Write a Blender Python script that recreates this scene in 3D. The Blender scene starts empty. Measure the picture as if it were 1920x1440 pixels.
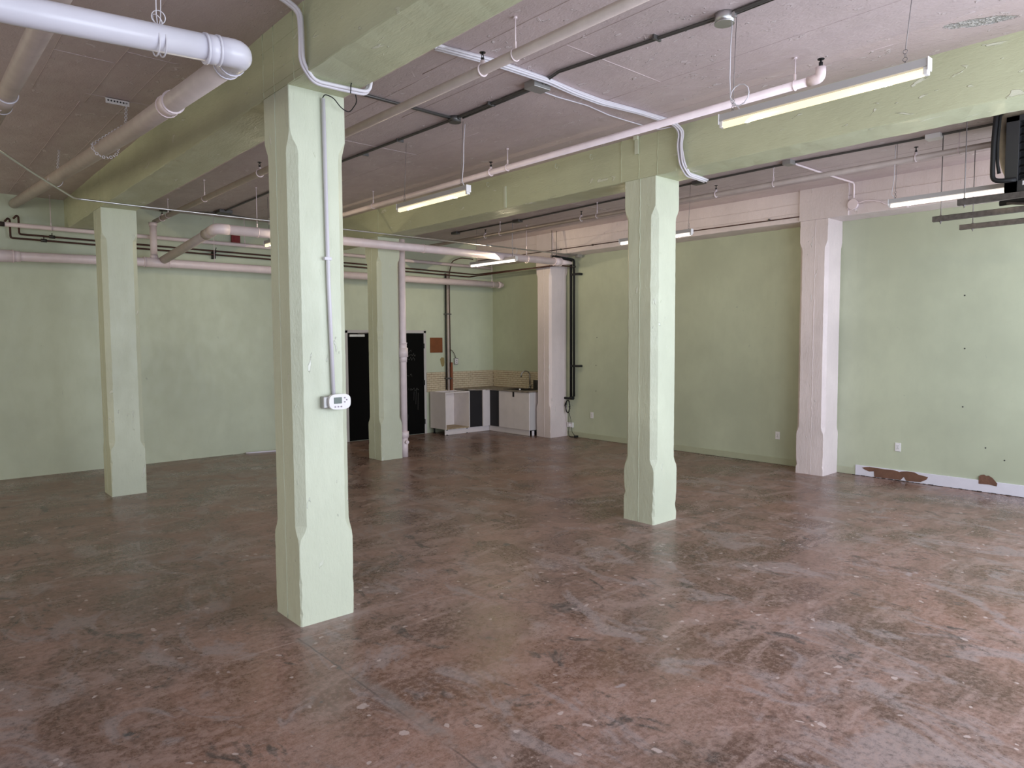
import bpy, bmesh, math, random
from mathutils import Vector, Matrix, noise as mnoise
random.seed(7)
R = random.Random(11)
SC = bpy.context.scene
COL = SC.collection
PI = math.pi

# ------------------------------------------------------------------ camera
cd = bpy.data.cameras.new('camera'); cam = bpy.data.objects.new('camera', cd); COL.objects.link(cam)
cd.sensor_width = 36.0; cd.lens = 36.0 * 1314.2 / 1920.0; cd.clip_start = 0.05; cd.clip_end = 200
rx = Vector((0.74869024, -0.66289737, -0.00547786)); up = Vector((0.04507016, 0.0426556, 0.99807273)); fw = Vector((0.66138613, 0.7474942, -0.06181272))
m = Matrix((rx, up, -fw)).transposed().to_4x4(); m.translation = Vector((0, 0, 1.9)); cam.matrix_world = m
SC.camera = cam

# ------------------------------------------------------------------ world, daylight, exposure
SC.view_settings.view_transform = 'Standard'; SC.view_settings.look = 'None'
SC.view_settings.gamma = 1.0; SC.view_settings.use_curve_mapping = False
SC.view_settings.exposure = 0.12
w = bpy.data.worlds.new('sky'); SC.world = w; w.use_nodes = True
w.node_tree.nodes['Background'].inputs[0].default_value = (0.80, 0.88, 1.0, 1)
w.node_tree.nodes['Background'].inputs[1].default_value = 1.0

def window_light(name, x0, x1, z0, z1, power, color, y=-0.93, tilt=0):
    l = bpy.data.lights.new(name, 'AREA'); l.shape = 'RECTANGLE'; l.size = x1 - x0; l.size_y = z1 - z0
    l.energy = power; l.color = color
    o = bpy.data.objects.new(name, l); COL.objects.link(o)
    o.location = ((x0 + x1) / 2, y, (z0 + z1) / 2); o.rotation_euler = (PI / 2 + tilt, 0, 0)
    return o
DAY = (0.84, 0.93, 1.07)
WARM = (1.0, 0.88, 0.66)
window_light('daylight', 6.1, 9.8, 0.8, 3.3, 185, DAY)
window_light('daylight', 2.3, 5.6, 0.8, 3.3, 158, DAY)
window_light('daylight', -1.6, 1.8, 0.8, 3.3, 45, DAY)
window_light('daylight', -5.4, -2.1, 0.8, 3.3, 85, DAY)
for yy, pw in ((2.6, 3), (6.0, 26), (9.4, 62)):
    l = window_light('side_daylight', 0, 2.6, 0.8, 3.0, pw, WARM)
    l.location = (-5.60, yy, 1.9); l.rotation_euler = (PI / 2, 0, -PI / 2)

# ------------------------------------------------------------------ layout numbers (metres)
AX, AY, LX, LY, S, HB, HC, XW, YB = 1.963, 4.349, 3.812, 5.323, 0.394, 3.532, 3.956, 10.03, 11.962
XL, YF = -5.66, -1.0
DX = AX + LX; EX = AX + 2 * LX - 0.003; BY = AY + LY

# ------------------------------------------------------------------ materials
def newmat(name):
    mt = bpy.data.materials.new(name); mt.use_nodes = True
    nt = mt.node_tree; b = nt.nodes['Principled BSDF']
    return mt, nt, b
def N(nt, t, **kw):
    n = nt.nodes.new(t)
    for k, v in kw.items():
        if k.startswith('i_'):
            key = k[2:]; key = int(key) if key.isdigit() else key.replace('_', ' ')
            n.inputs[key].default_value = v
        else: setattr(n, k, v)
    return n
def plain(name, col, rough=0.5, metal=0.0, bump=0.0, bscale=60, var=0.0, vscale=8):
    mt, nt, b = newmat(name)
    b.inputs['Base Color'].default_value = (*col, 1); b.inputs['Roughness'].default_value = rough
    b.inputs['Metallic'].default_value = metal
    tc = N(nt, 'ShaderNodeNewGeometry')
    if var:
        n = N(nt, 'ShaderNodeTexNoise', i_Scale=vscale, i_Detail=4.0)
        nt.links.new(tc.outputs['Position'], n.inputs['Vector'])
        r = N(nt, 'ShaderNodeMapRange', i_1=0.3, i_2=0.7, i_3=1 - var, i_4=1 + var)
        nt.links.new(n.outputs[0], r.inputs[0])
        mx = N(nt, 'ShaderNodeVectorMath', operation='SCALE'); mx.inputs[0].default_value = col
        nt.links.new(r.outputs[0], mx.inputs['Scale']); nt.links.new(mx.outputs[0], b.inputs['Base Color'])
    if bump:
        n = N(nt, 'ShaderNodeTexNoise', i_Scale=bscale, i_Detail=3.0)
        nt.links.new(tc.outputs['Position'], n.inputs['Vector'])
        bp = N(nt, 'ShaderNodeBump', i_Strength=bump, i_Distance=0.01)
        nt.links.new(n.outputs[0], bp.inputs['Height']); nt.links.new(bp.outputs[0], b.inputs['Normal'])
    return mt
def mixc(nt, fac, a, b, blend='MIX'):
    mx = N(nt, 'ShaderNodeMix', data_type='RGBA', blend_type=blend)
    for sock, v in ((0, fac), (6, a), (7, b)):
        if isinstance(v, (int, float)): mx.inputs[sock].default_value = v
        elif isinstance(v, tuple): mx.inputs[sock].default_value = (*v, 1)
        else: nt.links.new(v, mx.inputs[sock])
    return mx.outputs[2]
def ramp(nt, src, lo, hi, o0=0.0, o1=1.0):
    r = N(nt, 'ShaderNodeMapRange', i_1=lo, i_2=hi, i_3=o0, i_4=o1); r.interpolation_type = 'SMOOTHSTEP'
    nt.links.new(src, r.inputs[0]); return r.outputs[0]
def noisef(nt, pos, scale, detail=4.0, rough=0.55, vec=(1, 1, 1), off=(0, 0, 0), dist=0.0):
    mp = N(nt, 'ShaderNodeMapping'); mp.inputs['Scale'].default_value = vec; mp.inputs['Location'].default_value = off
    nt.links.new(pos, mp.inputs['Vector'])
    n = N(nt, 'ShaderNodeTexNoise', i_Scale=scale, i_Detail=detail, i_Roughness=rough, i_Distortion=dist)
    nt.links.new(mp.outputs[0], n.inputs['Vector']); return n.outputs[0]
def mathn(nt, op, a, b=0.0):
    n = N(nt, 'ShaderNodeMath', operation=op)
    for i, v in enumerate((a, b)):
        if isinstance(v, (int, float)): n.inputs[i].default_value = v
        else: nt.links.new(v, n.inputs[i])
    return n.outputs[0]
def plaster(name, col, chipcol, chip=0.70, bump=0.5, rough=0.55, grain=(1, 1, 1), patch=None, gloss_var=0.1):
    """painted rough concrete or wall: tone drift, flaked chips, trowel relief"""
    mt, nt, b = newmat(name); g = N(nt, 'ShaderNodeNewGeometry'); pos = g.outputs['Position']
    drift = noisef(nt, pos, 0.7, 5); fine = noisef(nt, pos, 9, 5, .6, grain); micro = noisef(nt, pos, 70, 3, .6, grain)
    d = tuple(c * 0.90 for c in col); u = tuple(min(1, c * 1.05) for c in col)
    c0 = mixc(nt, ramp(nt, drift, .35, .65), d, u)
    c1 = mixc(nt, ramp(nt, fine, .35, .75, 0, .22), c0, tuple(c * .86 for c in col))
    chips = noisef(nt, pos, 17, 3, .5, grain, (3, 7, 1), .7); gate = noisef(nt, pos, 1.6, 3, .5, (1, 1, 1), (9, 2, 4))
    cf = mathn(nt, 'MULTIPLY', ramp(nt, chips, chip, chip + .03), ramp(nt, gate, .42, .6))
    c2 = mixc(nt, mathn(nt, 'MULTIPLY', cf, .75), c1, chipcol)
    h = mathn(nt, 'ADD', mathn(nt, 'MULTIPLY', fine, .7), mathn(nt, 'MULTIPLY', micro, .25))
    h = mathn(nt, 'ADD', h, mathn(nt, 'MULTIPLY', cf, .6))
    if patch:
        px, py, pa, rx_, ry_, pc = patch
        sp = N(nt, 'ShaderNodeSeparateXYZ'); nt.links.new(pos, sp.inputs[0])
        ddx = mathn(nt, 'SUBTRACT', sp.outputs[0], px); ddy = mathn(nt, 'SUBTRACT', sp.outputs[1], py)
        ca, sa = math.cos(pa), math.sin(pa)
        uu = mathn(nt, 'ADD', mathn(nt, 'MULTIPLY', ddx, ca / rx_), mathn(nt, 'MULTIPLY', ddy, sa / rx_))
        vv = mathn(nt, 'ADD', mathn(nt, 'MULTIPLY', ddx, -sa / ry_), mathn(nt, 'MULTIPLY', ddy, ca / ry_))
        rr = mathn(nt, 'ADD', mathn(nt, 'MULTIPLY', uu, uu), mathn(nt, 'MULTIPLY', vv, vv))
        pn = noisef(nt, pos, 14, 6, .7)
        pf = ramp(nt, mathn(nt, 'ADD', rr, mathn(nt, 'MULTIPLY', pn, 1.6)), 1.75, 1.4)
        spk = ramp(nt, noisef(nt, pos, 55, 3), .45, .6)
        c2 = mixc(nt, pf, c2, mixc(nt, spk, pc, tuple(c * .6 for c in pc)))
        h = mathn(nt, 'SUBTRACT', h, mathn(nt, 'MULTIPLY', pf, mathn(nt, 'ADD', .6, spk)))
    bp = N(nt, 'ShaderNodeBump', i_Strength=bump, i_Distance=0.012); nt.links.new(h, bp.inputs['Height'])
    nt.links.new(bp.outputs[0], b.inputs['Normal']); nt.links.new(c2, b.inputs['Base Color'])
    nt.links.new(ramp(nt, fine, .3, .7, rough - gloss_var, rough + gloss_var), b.inputs['Roughness'])
    return mt
GREEN = (0.560, 0.625, 0.475)
M = {}
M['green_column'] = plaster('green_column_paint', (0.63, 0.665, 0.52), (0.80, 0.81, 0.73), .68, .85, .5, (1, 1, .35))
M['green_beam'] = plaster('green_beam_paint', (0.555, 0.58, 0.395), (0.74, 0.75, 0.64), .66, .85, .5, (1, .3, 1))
M['white_column'] = plaster('white_column_paint', (0.78, 0.68, 0.68), (0.86, 0.82, 0.82), .68, .95, .5, (1, 1, .35))
M['ceiling'] = plaster('ceiling_paint', (0.60, 0.495, 0.49), (0.78, 0.70, 0.70), .635, .95, .5, (1, .55, 1),
                       (5.41, 1.50, -1.08, .22, .07, (.62, .60, .58)))
M['wall'] = plaster('wall_paint', (0.60, 0.655, 0.51), (0.42, 0.46, 0.37), .74, .12, .55, (1, 1, .5))
M['wall_right'] = plaster('right_wall_paint', (0.52, 0.56, 0.42), (0.40, 0.44, 0.36), .73, .15, .5, (1, 1, .5))
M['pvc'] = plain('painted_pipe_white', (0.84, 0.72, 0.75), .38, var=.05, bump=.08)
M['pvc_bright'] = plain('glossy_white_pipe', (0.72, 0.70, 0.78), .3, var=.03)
M['pvc_shade'] = plain('shadow_toned_pipe', (0.52, 0.44, 0.41), .45, var=.08, bump=.1)  # white pipe toned down to beige: its shadow is put into the colour
M['cable'] = plain('white_cable', (0.72, 0.69, 0.74), .45)
M['dark_conduit'] = plain('grey_steel_conduit', (0.13, 0.125, 0.12), .45, .6)
M['steel'] = plain('galvanised_steel', (0.62, 0.62, 0.62), .32, .9)
M['box'] = plain('junction_box_grey', (0.40, 0.39, 0.38), .4, .5)
M['white_metal'] = plain('white_enamel', (0.80, 0.77, 0.77), .35)
M['lamp_grey'] = plain('lamp_grey_enamel', (0.48, 0.46, 0.47), .5)
M['black'] = plain('black_plastic', (0.006, 0.006, 0.007), .6)
M['black_pipe'] = plain('black_pipe', (0.004, 0.004, 0.004), .75)
M['door'] = plain('black_door_paint', (0.003, 0.003, 0.003), .85); M['door'].node_tree.nodes['Principled BSDF'].inputs['Specular IOR Level'].default_value = .12
M['chalk'] = plain('chalk', (0.25, 0.25, 0.24), .9)
M['frame'] = plain('door_frame_white', (0.55, 0.53, 0.53), .5)
M['copper'] = plain('old_copper', (0.07, 0.028, 0.018), .5, .3, var=.3)
M['rail'] = plain('steel_strut', (0.12, 0.105, 0.10), .6, .4, var=.25, vscale=25)
M['wire'] = plain('thin_wire', (0.22, 0.20, 0.20), .5, .4)
M['cork'] = plain('brown_board', (0.20, 0.065, 0.02), .8, bump=.3, bscale=120, var=.1)
M['wood'] = plain('reddish_wood', (0.22, 0.07, 0.03), .7, var=.2)
M['red'] = plain('red_enamel', (0.22, 0.006, 0.010), .4)
M['cab'] = plain('white_melamine', (0.78, 0.72, 0.73), .4, var=.03)
M['cab_inside'] = plain('cabinet_interior', (0.82, 0.76, 0.76), .45, var=.03)
M['chipboard'] = plain('worn_cabinet_floor', (0.42, 0.33, 0.22), .7, var=.3, vscale=14)
M['charcoal'] = plain('charcoal_panel', (0.012, 0.011, 0.014), .6)
M['worktop'] = plain('dirty_worktop', (0.26, 0.22, 0.19), .55, var=.35, vscale=9, bump=.2)
M['stainless'] = plain('stainless', (0.42, 0.41, 0.40), .28, 1.0)
M['dark_metal'] = plain('dark_tarnished_metal', (0.08, 0.075, 0.07), .45, .7, var=.3)
M['tile'] = plain('cream_tile', (0.60, 0.52, 0.38), .22, var=.08, vscale=12)
M['grout'] = plain('brown_grout', (0.22, 0.12, 0.07), .9, var=.2)
M['outlet'] = plain('outlet_white', (0.82, 0.80, 0.82), .35)
M['socket_hole'] = plain('slot_dark', (0.05, 0.05, 0.05), .6)
M['baseboard'] = plain('white_baseboard', (0.74, 0.72, 0.80), .45, var=.03, bump=.08)
M['torn'] = plain('torn_brown_board', (0.17, 0.085, 0.055), .9, bump=.4, bscale=50, var=.15)
M['base_green'] = plain('baseboard_green', (0.44, 0.46, 0.33), .5, var=.04)
M['screen'] = plain('lcd_screen', (0.07, 0.10, 0.075), .25)
M['pink'] = plain('grey_button', (0.30, 0.24, 0.30), .5)
M['dirt'] = plain('dark_gap_dirt', (0.05, 0.035, 0.03), .9, var=.3)
def tube_mat(name, col, st):
    mt, nt, b = newmat(name); b.inputs['Base Color'].default_value = (.15, .14, .12, 1)
    b.inputs['Emission Color'].default_value = (*col, 1); b.inputs['Emission Strength'].default_value = st; return mt
M['tube'] = tube_mat('lit_tube_warm', (1.0, 0.84, 0.52), 1.30)
M['tube_cool'] = tube_mat('lit_tube_neutral', (1.0, 0.93, 0.82), 1.7)

def floor_mat():
    mt, nt, b = newmat('stained_concrete'); g = N(nt, 'ShaderNodeNewGeometry'); pos = g.outputs['Position']
    big = noisef(nt, pos, .38, 4, .55, (1, 1, 1), (2, 5, 0), .6)
    mid = noisef(nt, pos, 1.1, 7, .68, (1, 1, 1), (0, 0, 0), .9)
    streak = noisef(nt, pos, 2.6, 8, .72, (.42, 1.25, 1), (4, 1, 0), 1.2)
    cloud = noisef(nt, pos, 5.5, 7, .72, (1, .75, 1), (3, 3, 0), .8)
    fine = noisef(nt, pos, 26, 7, .8)
    micro = noisef(nt, pos, 150, 4, .8)
    c = mixc(nt, ramp(nt, mid, .38, .62), (0.118, 0.066, 0.050), (0.275, 0.165, 0.135))
    c = mixc(nt, ramp(nt, streak, .47, .62, 0, .72), c, (0.345, 0.240, 0.218))
    c = mixc(nt, ramp(nt, cloud, .50, .64, 0, .65), c, (0.105, 0.064, 0.054))
    c = mixc(nt, ramp(nt, big, .50, .68, 0, .30), c, (0.300, 0.135, 0.080))
    c = mixc(nt, ramp(nt, noisef(nt, pos, 2.2, 6, .65, (1, .55, 1), (8, 8, 0), 1.3), .53, .63, 0, .70), c, (0.300, 0.245, 0.245))
    dk = noisef(nt, pos, 2.4, 6, .68, (1.5, .75, 1), (1, 13, 0), 1.1)
    dkc = mathn(nt, 'MULTIPLY', ramp(nt, dk, .575, .65), ramp(nt, cloud, .40, .55, .25, 1))
    c = mixc(nt, mathn(nt, 'MULTIPLY', dkc, .85), c, (0.050, 0.046, 0.046))
    c = mixc(nt, ramp(nt, fine, .45, .65, .0, .50), c, (0.40, 0.285, 0.25))
    c = mixc(nt, ramp(nt, fine, .50, .36, .0, .50), c, (0.07, 0.045, 0.038))
    c = mixc(nt, ramp(nt, micro, .56, .68, 0, .55), c, (0.05, 0.032, 0.028))
    c = mixc(nt, ramp(nt, micro, .40, .30, 0, .35), c, (0.46, 0.36, 0.33))
    wob = N(nt, 'ShaderNodeVectorMath', operation='ADD')
    wn = N(nt, 'ShaderNodeTexNoise', i_Scale=8.0, i_Detail=4.0); nt.links.new(pos, wn.inputs['Vector'])
    ws = N(nt, 'ShaderNodeVectorMath', operation='SCALE'); ws.inputs['Scale'].default_value = .14; nt.links.new(wn.outputs[1], ws.inputs[0])
    nt.links.new(pos, wob.inputs[0]); nt.links.new(ws.outputs[0], wob.inputs[1])
    def spots(scale, rad, thr, ch_, col, k):
        nonlocal c
        vo = N(nt, 'ShaderNodeTexVoronoi', i_Scale=scale, i_Randomness=1.0); nt.links.new(wob.outputs[0], vo.inputs['Vector'])
        rn = N(nt, 'ShaderNodeSeparateColor'); nt.links.new(vo.outputs['Color'], rn.inputs[0])
        rr_ = mathn(nt, 'MULTIPLY', rn.outputs[2], rad)
        f = ramp(nt, mathn(nt, 'SUBTRACT', vo.outputs['Distance'], rr_), .03, 0)
        f = mathn(nt, 'MULTIPLY', f, mathn(nt, 'GREATER_THAN', rn.outputs[ch_], thr))
        c = mixc(nt, mathn(nt, 'MULTIPLY', f, k), c, col)
    spots(1.6, .16, .45, 0, (0.36, 0.30, 0.305), .8)      # filler spots
    spots(5.5, .22, .66, 1, (0.52, 0.42, 0.40), .7)        # chips
    spots(16, .26, .80, 0, (0.55, 0.45, 0.43), .65)          # paint flecks
    spots(2.6, .20, .80, 1, (0.065, 0.065, 0.068), .8)        # dark rings and drips
    # hairline scratches
    sc_ = N(nt, 'ShaderNodeTexNoise', i_Scale=3.0, i_Detail=2.0, i_Distortion=.4)
    mpp = N(nt, 'ShaderNodeMapping'); mpp.inputs['Rotation'].default_value = (0, 0, .5); mpp.inputs['Scale'].default_value = (1, 14, 1); nt.links.new(pos, mpp.inputs[0]); nt.links.new(mpp.outputs[0], sc_.inputs['Vector'])
    lnn = mathn(nt, 'ABSOLUTE', mathn(nt, 'SUBTRACT', sc_.outputs[0], .5))
    c = mixc(nt, mathn(nt, 'MULTIPLY', ramp(nt, lnn, .008, .002, 0, .28), ramp(nt, mid, .5, .6)), c, (0.45, 0.36, 0.34))
    sp = N(nt, 'ShaderNodeSeparateXYZ'); nt.links.new(pos, sp.inputs[0])
    wl = mathn(nt, 'MULTIPLY', mathn(nt, 'SUBTRACT', noisef(nt, pos, 2.5, 4), .5), .05)
    def joint(sock, at, wdt):
        dd = mathn(nt, 'ABSOLUTE', mathn(nt, 'SUBTRACT', mathn(nt, 'ADD', sp.outputs[sock], wl), at))
        return ramp(nt, dd, wdt, wdt * .3)
    brk = ramp(nt, noisef(nt, pos, 1.3, 3, .5, (1, 1, 1), (5, 5, 5)), .40, .60, .12, 1)
    for sock, at, wd, col, k in ((1, 4.17, .010, (.40, .29, .265), .6), (1, 9.70, .018, (.32, .25, .22), .4)):
        c = mixc(nt, mathn(nt, 'MULTIPLY', mathn(nt, 'MULTIPLY', joint(sock, at, wd), brk), k), c, col)
    lim = mathn(nt, 'LESS_THAN', sp.outputs[1], 4.2)
    gp_ = ramp(nt, noisef(nt, pos, 1.7, 5, .7, (1, 1, 1), (6, 1, 2)), .42, .58)
    c = mixc(nt, mathn(nt, 'MULTIPLY', mathn(nt, 'MULTIPLY', mathn(nt, 'MULTIPLY', joint(0, 1.90, .075), lim), gp_), .6), c, (.25, .215, .205))
    c = mixc(nt, mathn(nt, 'MULTIPLY', mathn(nt, 'MULTIPLY', joint(0, 1.875, .009), lim), mathn(nt, 'MULTIPLY', ramp(nt, noisef(nt, pos, 1.1, 4, .6, (1, 1, 1), (2, 9, 1)), .42, .55, .1, 1), .65)), c, (.08, .058, .055))
    # pale dust ring where plaster crumbles round the near columns
    for cx, cy in ((AX + S / 2, AY + S / 2), (DX + S / 2, AY + S / 2)):
        dx_ = mathn(nt, 'ABSOLUTE', mathn(nt, 'SUBTRACT', sp.outputs[0], cx)); dy_ = mathn(nt, 'ABSOLUTE', mathn(nt, 'SUBTRACT', sp.outputs[1], cy))
        f = ramp(nt, mathn(nt, 'ADD', mathn(nt, 'MAXIMUM', dx_, dy_), mathn(nt, 'MULTIPLY', mathn(nt, 'SUBTRACT', cloud, .5), .25)), S / 2 + .13, S / 2 + .01)
        c = mixc(nt, mathn(nt, 'MULTIPLY', f, .45), c, (.40, .31, .30))
    nt.links.new(c, b.inputs['Base Color'])
    ro = ramp(nt, mid, .3, .7, .22, .42)
    ro = mathn(nt, 'ADD', ro, ramp(nt, fine, .4, .7, -.03, .12)); nt.links.new(ro, b.inputs['Roughness'])
    b.inputs['Specular IOR Level'].default_value = 0.36
    h = mathn(nt, 'ADD', mathn(nt, 'MULTIPLY', mid, .6), mathn(nt, 'MULTIPLY', fine, .22))
    h = mathn(nt, 'ADD', h, mathn(nt, 'MULTIPLY', micro, .03))
    bp = N(nt, 'ShaderNodeBump', i_Strength=.28, i_Distance=0.01); nt.links.new(h, bp.inputs['Height']); nt.links.new(bp.outputs[0], b.inputs['Normal'])
    return mt
M['floor'] = floor_mat()

# ------------------------------------------------------------------ builders
def tag(o, label=None, cat=None, group=None, kind=None):
    if label: o['label'] = label
    if cat: o['category'] = cat
    if group: o['group'] = group
    if kind: o['kind'] = kind
    return o
def origin(o):
    v = Vector((0, 0, 0))
    while o is not None: v = v + o.location; o = o.parent
    return v
def thing(name, label, cat, loc, group=None):
    o = bpy.data.objects.new(name, None); COL.objects.link(o); o.location = loc; o.empty_display_size = .1
    return tag(o, label, cat, group)
class MB:
    """collects shapes in world coordinates and links them as one mesh object"""
    def __init__(s): s.bm = bmesh.new()
    def box(s, x0, x1, y0, y1, z0, z1, bevel=0.0):
        b = bmesh.new(); bmesh.ops.create_cube(b, size=1)
        for v in b.verts: v.co = Vector(((x0 + x1) / 2 + v.co.x * (x1 - x0), (y0 + y1) / 2 + v.co.y * (y1 - y0), (z0 + z1) / 2 + v.co.z * (z1 - z0)))
        if bevel: bmesh.ops.bevel(b, geom=b.edges[:], offset=bevel, segments=2, affect='EDGES', profile=.5)
        s.merge(b); return s
    def merge(s, b):
        me = bpy.data.meshes.new('tmp'); b.to_mesh(me); b.free(); s.bm.from_mesh(me); bpy.data.meshes.remove(me)
    def cyl(s, a, b, r, n=16, r2=None):
        return s.tube([a, b], r, n, r2=r2)
    def tube(s, pts, r, n=12, fillet=0.0, smooth=True, r2=None, closed=False):
        P = [Vector(p) for p in pts]
        if fillet and len(P) > 2:
            Q = [P[0]]
            for i in range(1, len(P) - 1):
                a, c, b = P[i - 1], P[i], P[i + 1]
                f = min(fillet, (a - c).length * .48, (b - c).length * .48)
                p0 = c + (a - c).normalized() * f; p1 = c + (b - c).normalized() * f
                for k in range(6):
                    t = k / 5; Q.append(p0 * (1 - t) ** 2 + c * 2 * t * (1 - t) + p1 * t * t)
            Q.append(P[-1]); P = Q
        rings = []; T = []
        nP = len(P)
        for i in range(nP):
            if closed: t = (P[(i + 1) % nP] - P[i - 1])
            else: t = (P[min(i + 1, nP - 1)] - P[max(i - 1, 0)])
            T.append(t.normalized())
        u = T[0].orthogonal().normalized()
        for i, (p, t) in enumerate(zip(P, T)):
            u = (u - t * u.dot(t)); u = u.normalized() if u.length > 1e-6 else t.orthogonal().normalized()
            v = t.cross(u); rr = r if r2 is None else r + (r2 - r) * i / (nP - 1)
            if 0 < i < nP - 1 and not closed:
                cs = max(.5, math.sqrt(max(.05, (1 + (P[i] - P[i - 1]).normalized().dot((P[i + 1] - P[i]).normalized())) / 2)))
            rings.append([s.bm.verts.new(p + (u * math.cos(2 * PI * k / n) + v * math.sin(2 * PI * k / n)) * rr) for k in range(n)])
        rng = range(nP) if closed else range(nP - 1)
        for i in rng:
            A, B = rings[i], rings[(i + 1) % nP]
            for k in range(n):
                f = s.bm.faces.new((A[k], A[(k + 1) % n], B[(k + 1) % n], B[k])); f.smooth = smooth
        if not closed:
            s.bm.faces.new(list(reversed(rings[0]))); s.bm.faces.new(rings[-1])
        return s
    def ring(s, c, axis, R_, r, n=20, m_=6, a0=0, a1=2 * PI):
        axis = Vector(axis).normalized(); u = axis.orthogonal().normalized(); v = axis.cross(u); c = Vector(c)
        full = abs(a1 - a0 - 2 * PI) < 1e-6
        pts = [c + (u * math.cos(a0 + (a1 - a0) * k / n) + v * math.sin(a0 + (a1 - a0) * k / n)) * R_ for k in range(n if full else n + 1)]
        return s.tube(pts, r, m_, closed=full)
    def poly(s, pts, thick):
        """flat polygon (list of 3D points) extruded by vector thick"""
        t = Vector(thick); a = [s.bm.verts.new(Vector(p)) for p in pts]; b = [s.bm.verts.new(Vector(p) + t) for p in pts]
        n = len(pts); s.bm.faces.new(a); s.bm.faces.new(list(reversed(b)))
        for i in range(n): s.bm.faces.new((a[i], b[i], b[(i + 1) % n], a[(i + 1) % n]))
        return s
    def build(s, name, mat, parent=None, label=None, kind=None, loc=None):
        off = origin(parent) if parent is not None else Vector((0, 0, 0))
        bmesh.ops.recalc_face_normals(s.bm, faces=s.bm.faces[:])
        if off.length: bmesh.ops.translate(s.bm, verts=s.bm.verts[:], vec=-off)
        me = bpy.data.meshes.new(name); s.bm.to_mesh(me); s.bm.free(); me.materials.append(mat)
        meshes = [me]
        if parent is not None and kind is None: meshes = separate(me)
        first = None
        for me in meshes:
            o = bpy.data.objects.new(name, me); COL.objects.link(o)
            if parent is not None: o.parent = parent
            if label: o['label'] = label
            if kind: o['kind'] = kind
            first = first or o
        return first
def separate(me, gap=.006):
    """one mesh per separate piece: pieces whose boxes come within the gap stay together"""
    n = len(me.vertices); par = list(range(n))
    def find(a):
        while par[a] != a: par[a] = par[par[a]]; a = par[a]
        return a
    for e in me.edges:
        a, b = find(e.vertices[0]), find(e.vertices[1])
        if a != b: par[a] = b
    root = [find(i) for i in range(n)]
    boxes = {}
    for i, v in enumerate(me.vertices):
        c = v.co; r = root[i]
        if r not in boxes: boxes[r] = [c.x, c.y, c.z, c.x, c.y, c.z]
        else:
            b = boxes[r]
            b[0] = min(b[0], c.x); b[1] = min(b[1], c.y); b[2] = min(b[2], c.z); b[3] = max(b[3], c.x); b[4] = max(b[4], c.y); b[5] = max(b[5], c.z)
    if len(boxes) == 1: return [me]
    keys = list(boxes); cl = {k: k for k in keys}
    def fc(a):
        while cl[a] != a: a = cl[a]
        return a
    for i, a in enumerate(keys):
        for b in keys[i + 1:]:
            A, B = boxes[a], boxes[b]
            if all(A[k] <= B[k + 3] + gap and B[k] <= A[k + 3] + gap for k in range(3)):
                x, y = fc(a), fc(b)
                if x != y: cl[x] = y
    groups = {}
    for i in range(n): groups.setdefault(fc(root[i]), []).append(i)
    if len(groups) == 1: return [me]
    vg = {}
    for g, vs in groups.items():
        for v in vs: vg[v] = g
    faces = {g: [] for g in groups}; sm_ = {g: [] for g in groups}
    for p in me.polygons:
        g = vg[p.vertices[0]]; faces[g].append(tuple(p.vertices)); sm_[g].append(p.use_smooth)
    out = []
    for g, vs in groups.items():
        idx = {v: k for k, v in enumerate(vs)}
        nm = bpy.data.meshes.new(me.name); nm.from_pydata([tuple(me.vertices[v].co) for v in vs], [], [[idx[v] for v in f] for f in faces[g]])
        nm.polygons.foreach_set('use_smooth', sm_[g]); nm.materials.append(me.materials[0]); out.append(nm)
    bpy.data.meshes.remove(me)
    return out
def struct(name, mb, mat, parent=None):
    o = mb.build(name, mat, parent)
    if parent is None: o['kind'] = 'structure'
    return o
def copy_tree(o, parent=None):
    c = o.copy(); COL.objects.link(c)
    if parent is not None: c.parent = parent
    for ch in list(o.children): copy_tree(ch, c)
    return c
def jit(a): return R.uniform(-a, a)

# ------------------------------------------------------------------ the room
fl = MB(); fl.box(XL, XW + .3, YF - .3, YB + .3, -.2, 0); struct('floor', fl, M['floor'])
ce = MB(); ce.box(XL, XW + .3, YF - .3, YB + .3, HC, HC + .2); ceil = struct('ceiling', ce, M['ceiling'])
# raised lines left by the form boards on the slab
sm = MB()
for x, y0, y1, w_ in ((3.17, 1.0, 4.6, .006), (3.62, 1.0, 5.6, .005), (3.22, 4.6, 7.5, .005), (1.34, 4.4, 7.0, .006), (1.30, 7.0, 11.9, .005),
                      (0.95, 5.2, 6.9, .004), (1.62, 5.0, 9.5, .005), (2.80, 5, 11.9, .005), (4.45, 5.5, 11.9, .004), (4.7, 1.0, 4.1, .004),
                      (5.35, 2, 9, .004), (2.6, 1.2, 4, .004), (6.75, 2, 11.9, .005), (7.35, 2, 11.9, .005), (8.55, 1.5, 11.9, .005),
                      (9.1, 1.5, 11.9, .005), (0.3, 5, 11.9, .005), (-.4, 5, 11.9, .005)):
    n = int((y1 - y0) / .25) + 1; pts = [(x + jit(.003), y0 + (y1 - y0) * k / n, HC - .0005) for k in range(n + 1)]
    sm.tube(pts, w_ * .55, 5)
for y, x0, x1 in ((5.62, 1.34, 1.7), (5.9, .95, 1.34), (5.5, .6, .95), (5.25, 1.34, 1.62), (6.75, 1.3, 1.9), (3.5, 3.62, 4.7), (6.6, 3.2, 4.45), (7.4, 7.35, 8.55)):
    n = 5; sm.tube([(x0 + (x1 - x0) * k / n, y + jit(.004), HC - .0005) for k in range(n + 1)], .0028, 5)
sm.build('form_seam', M['ceiling'], ceil, kind='stuff')

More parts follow.
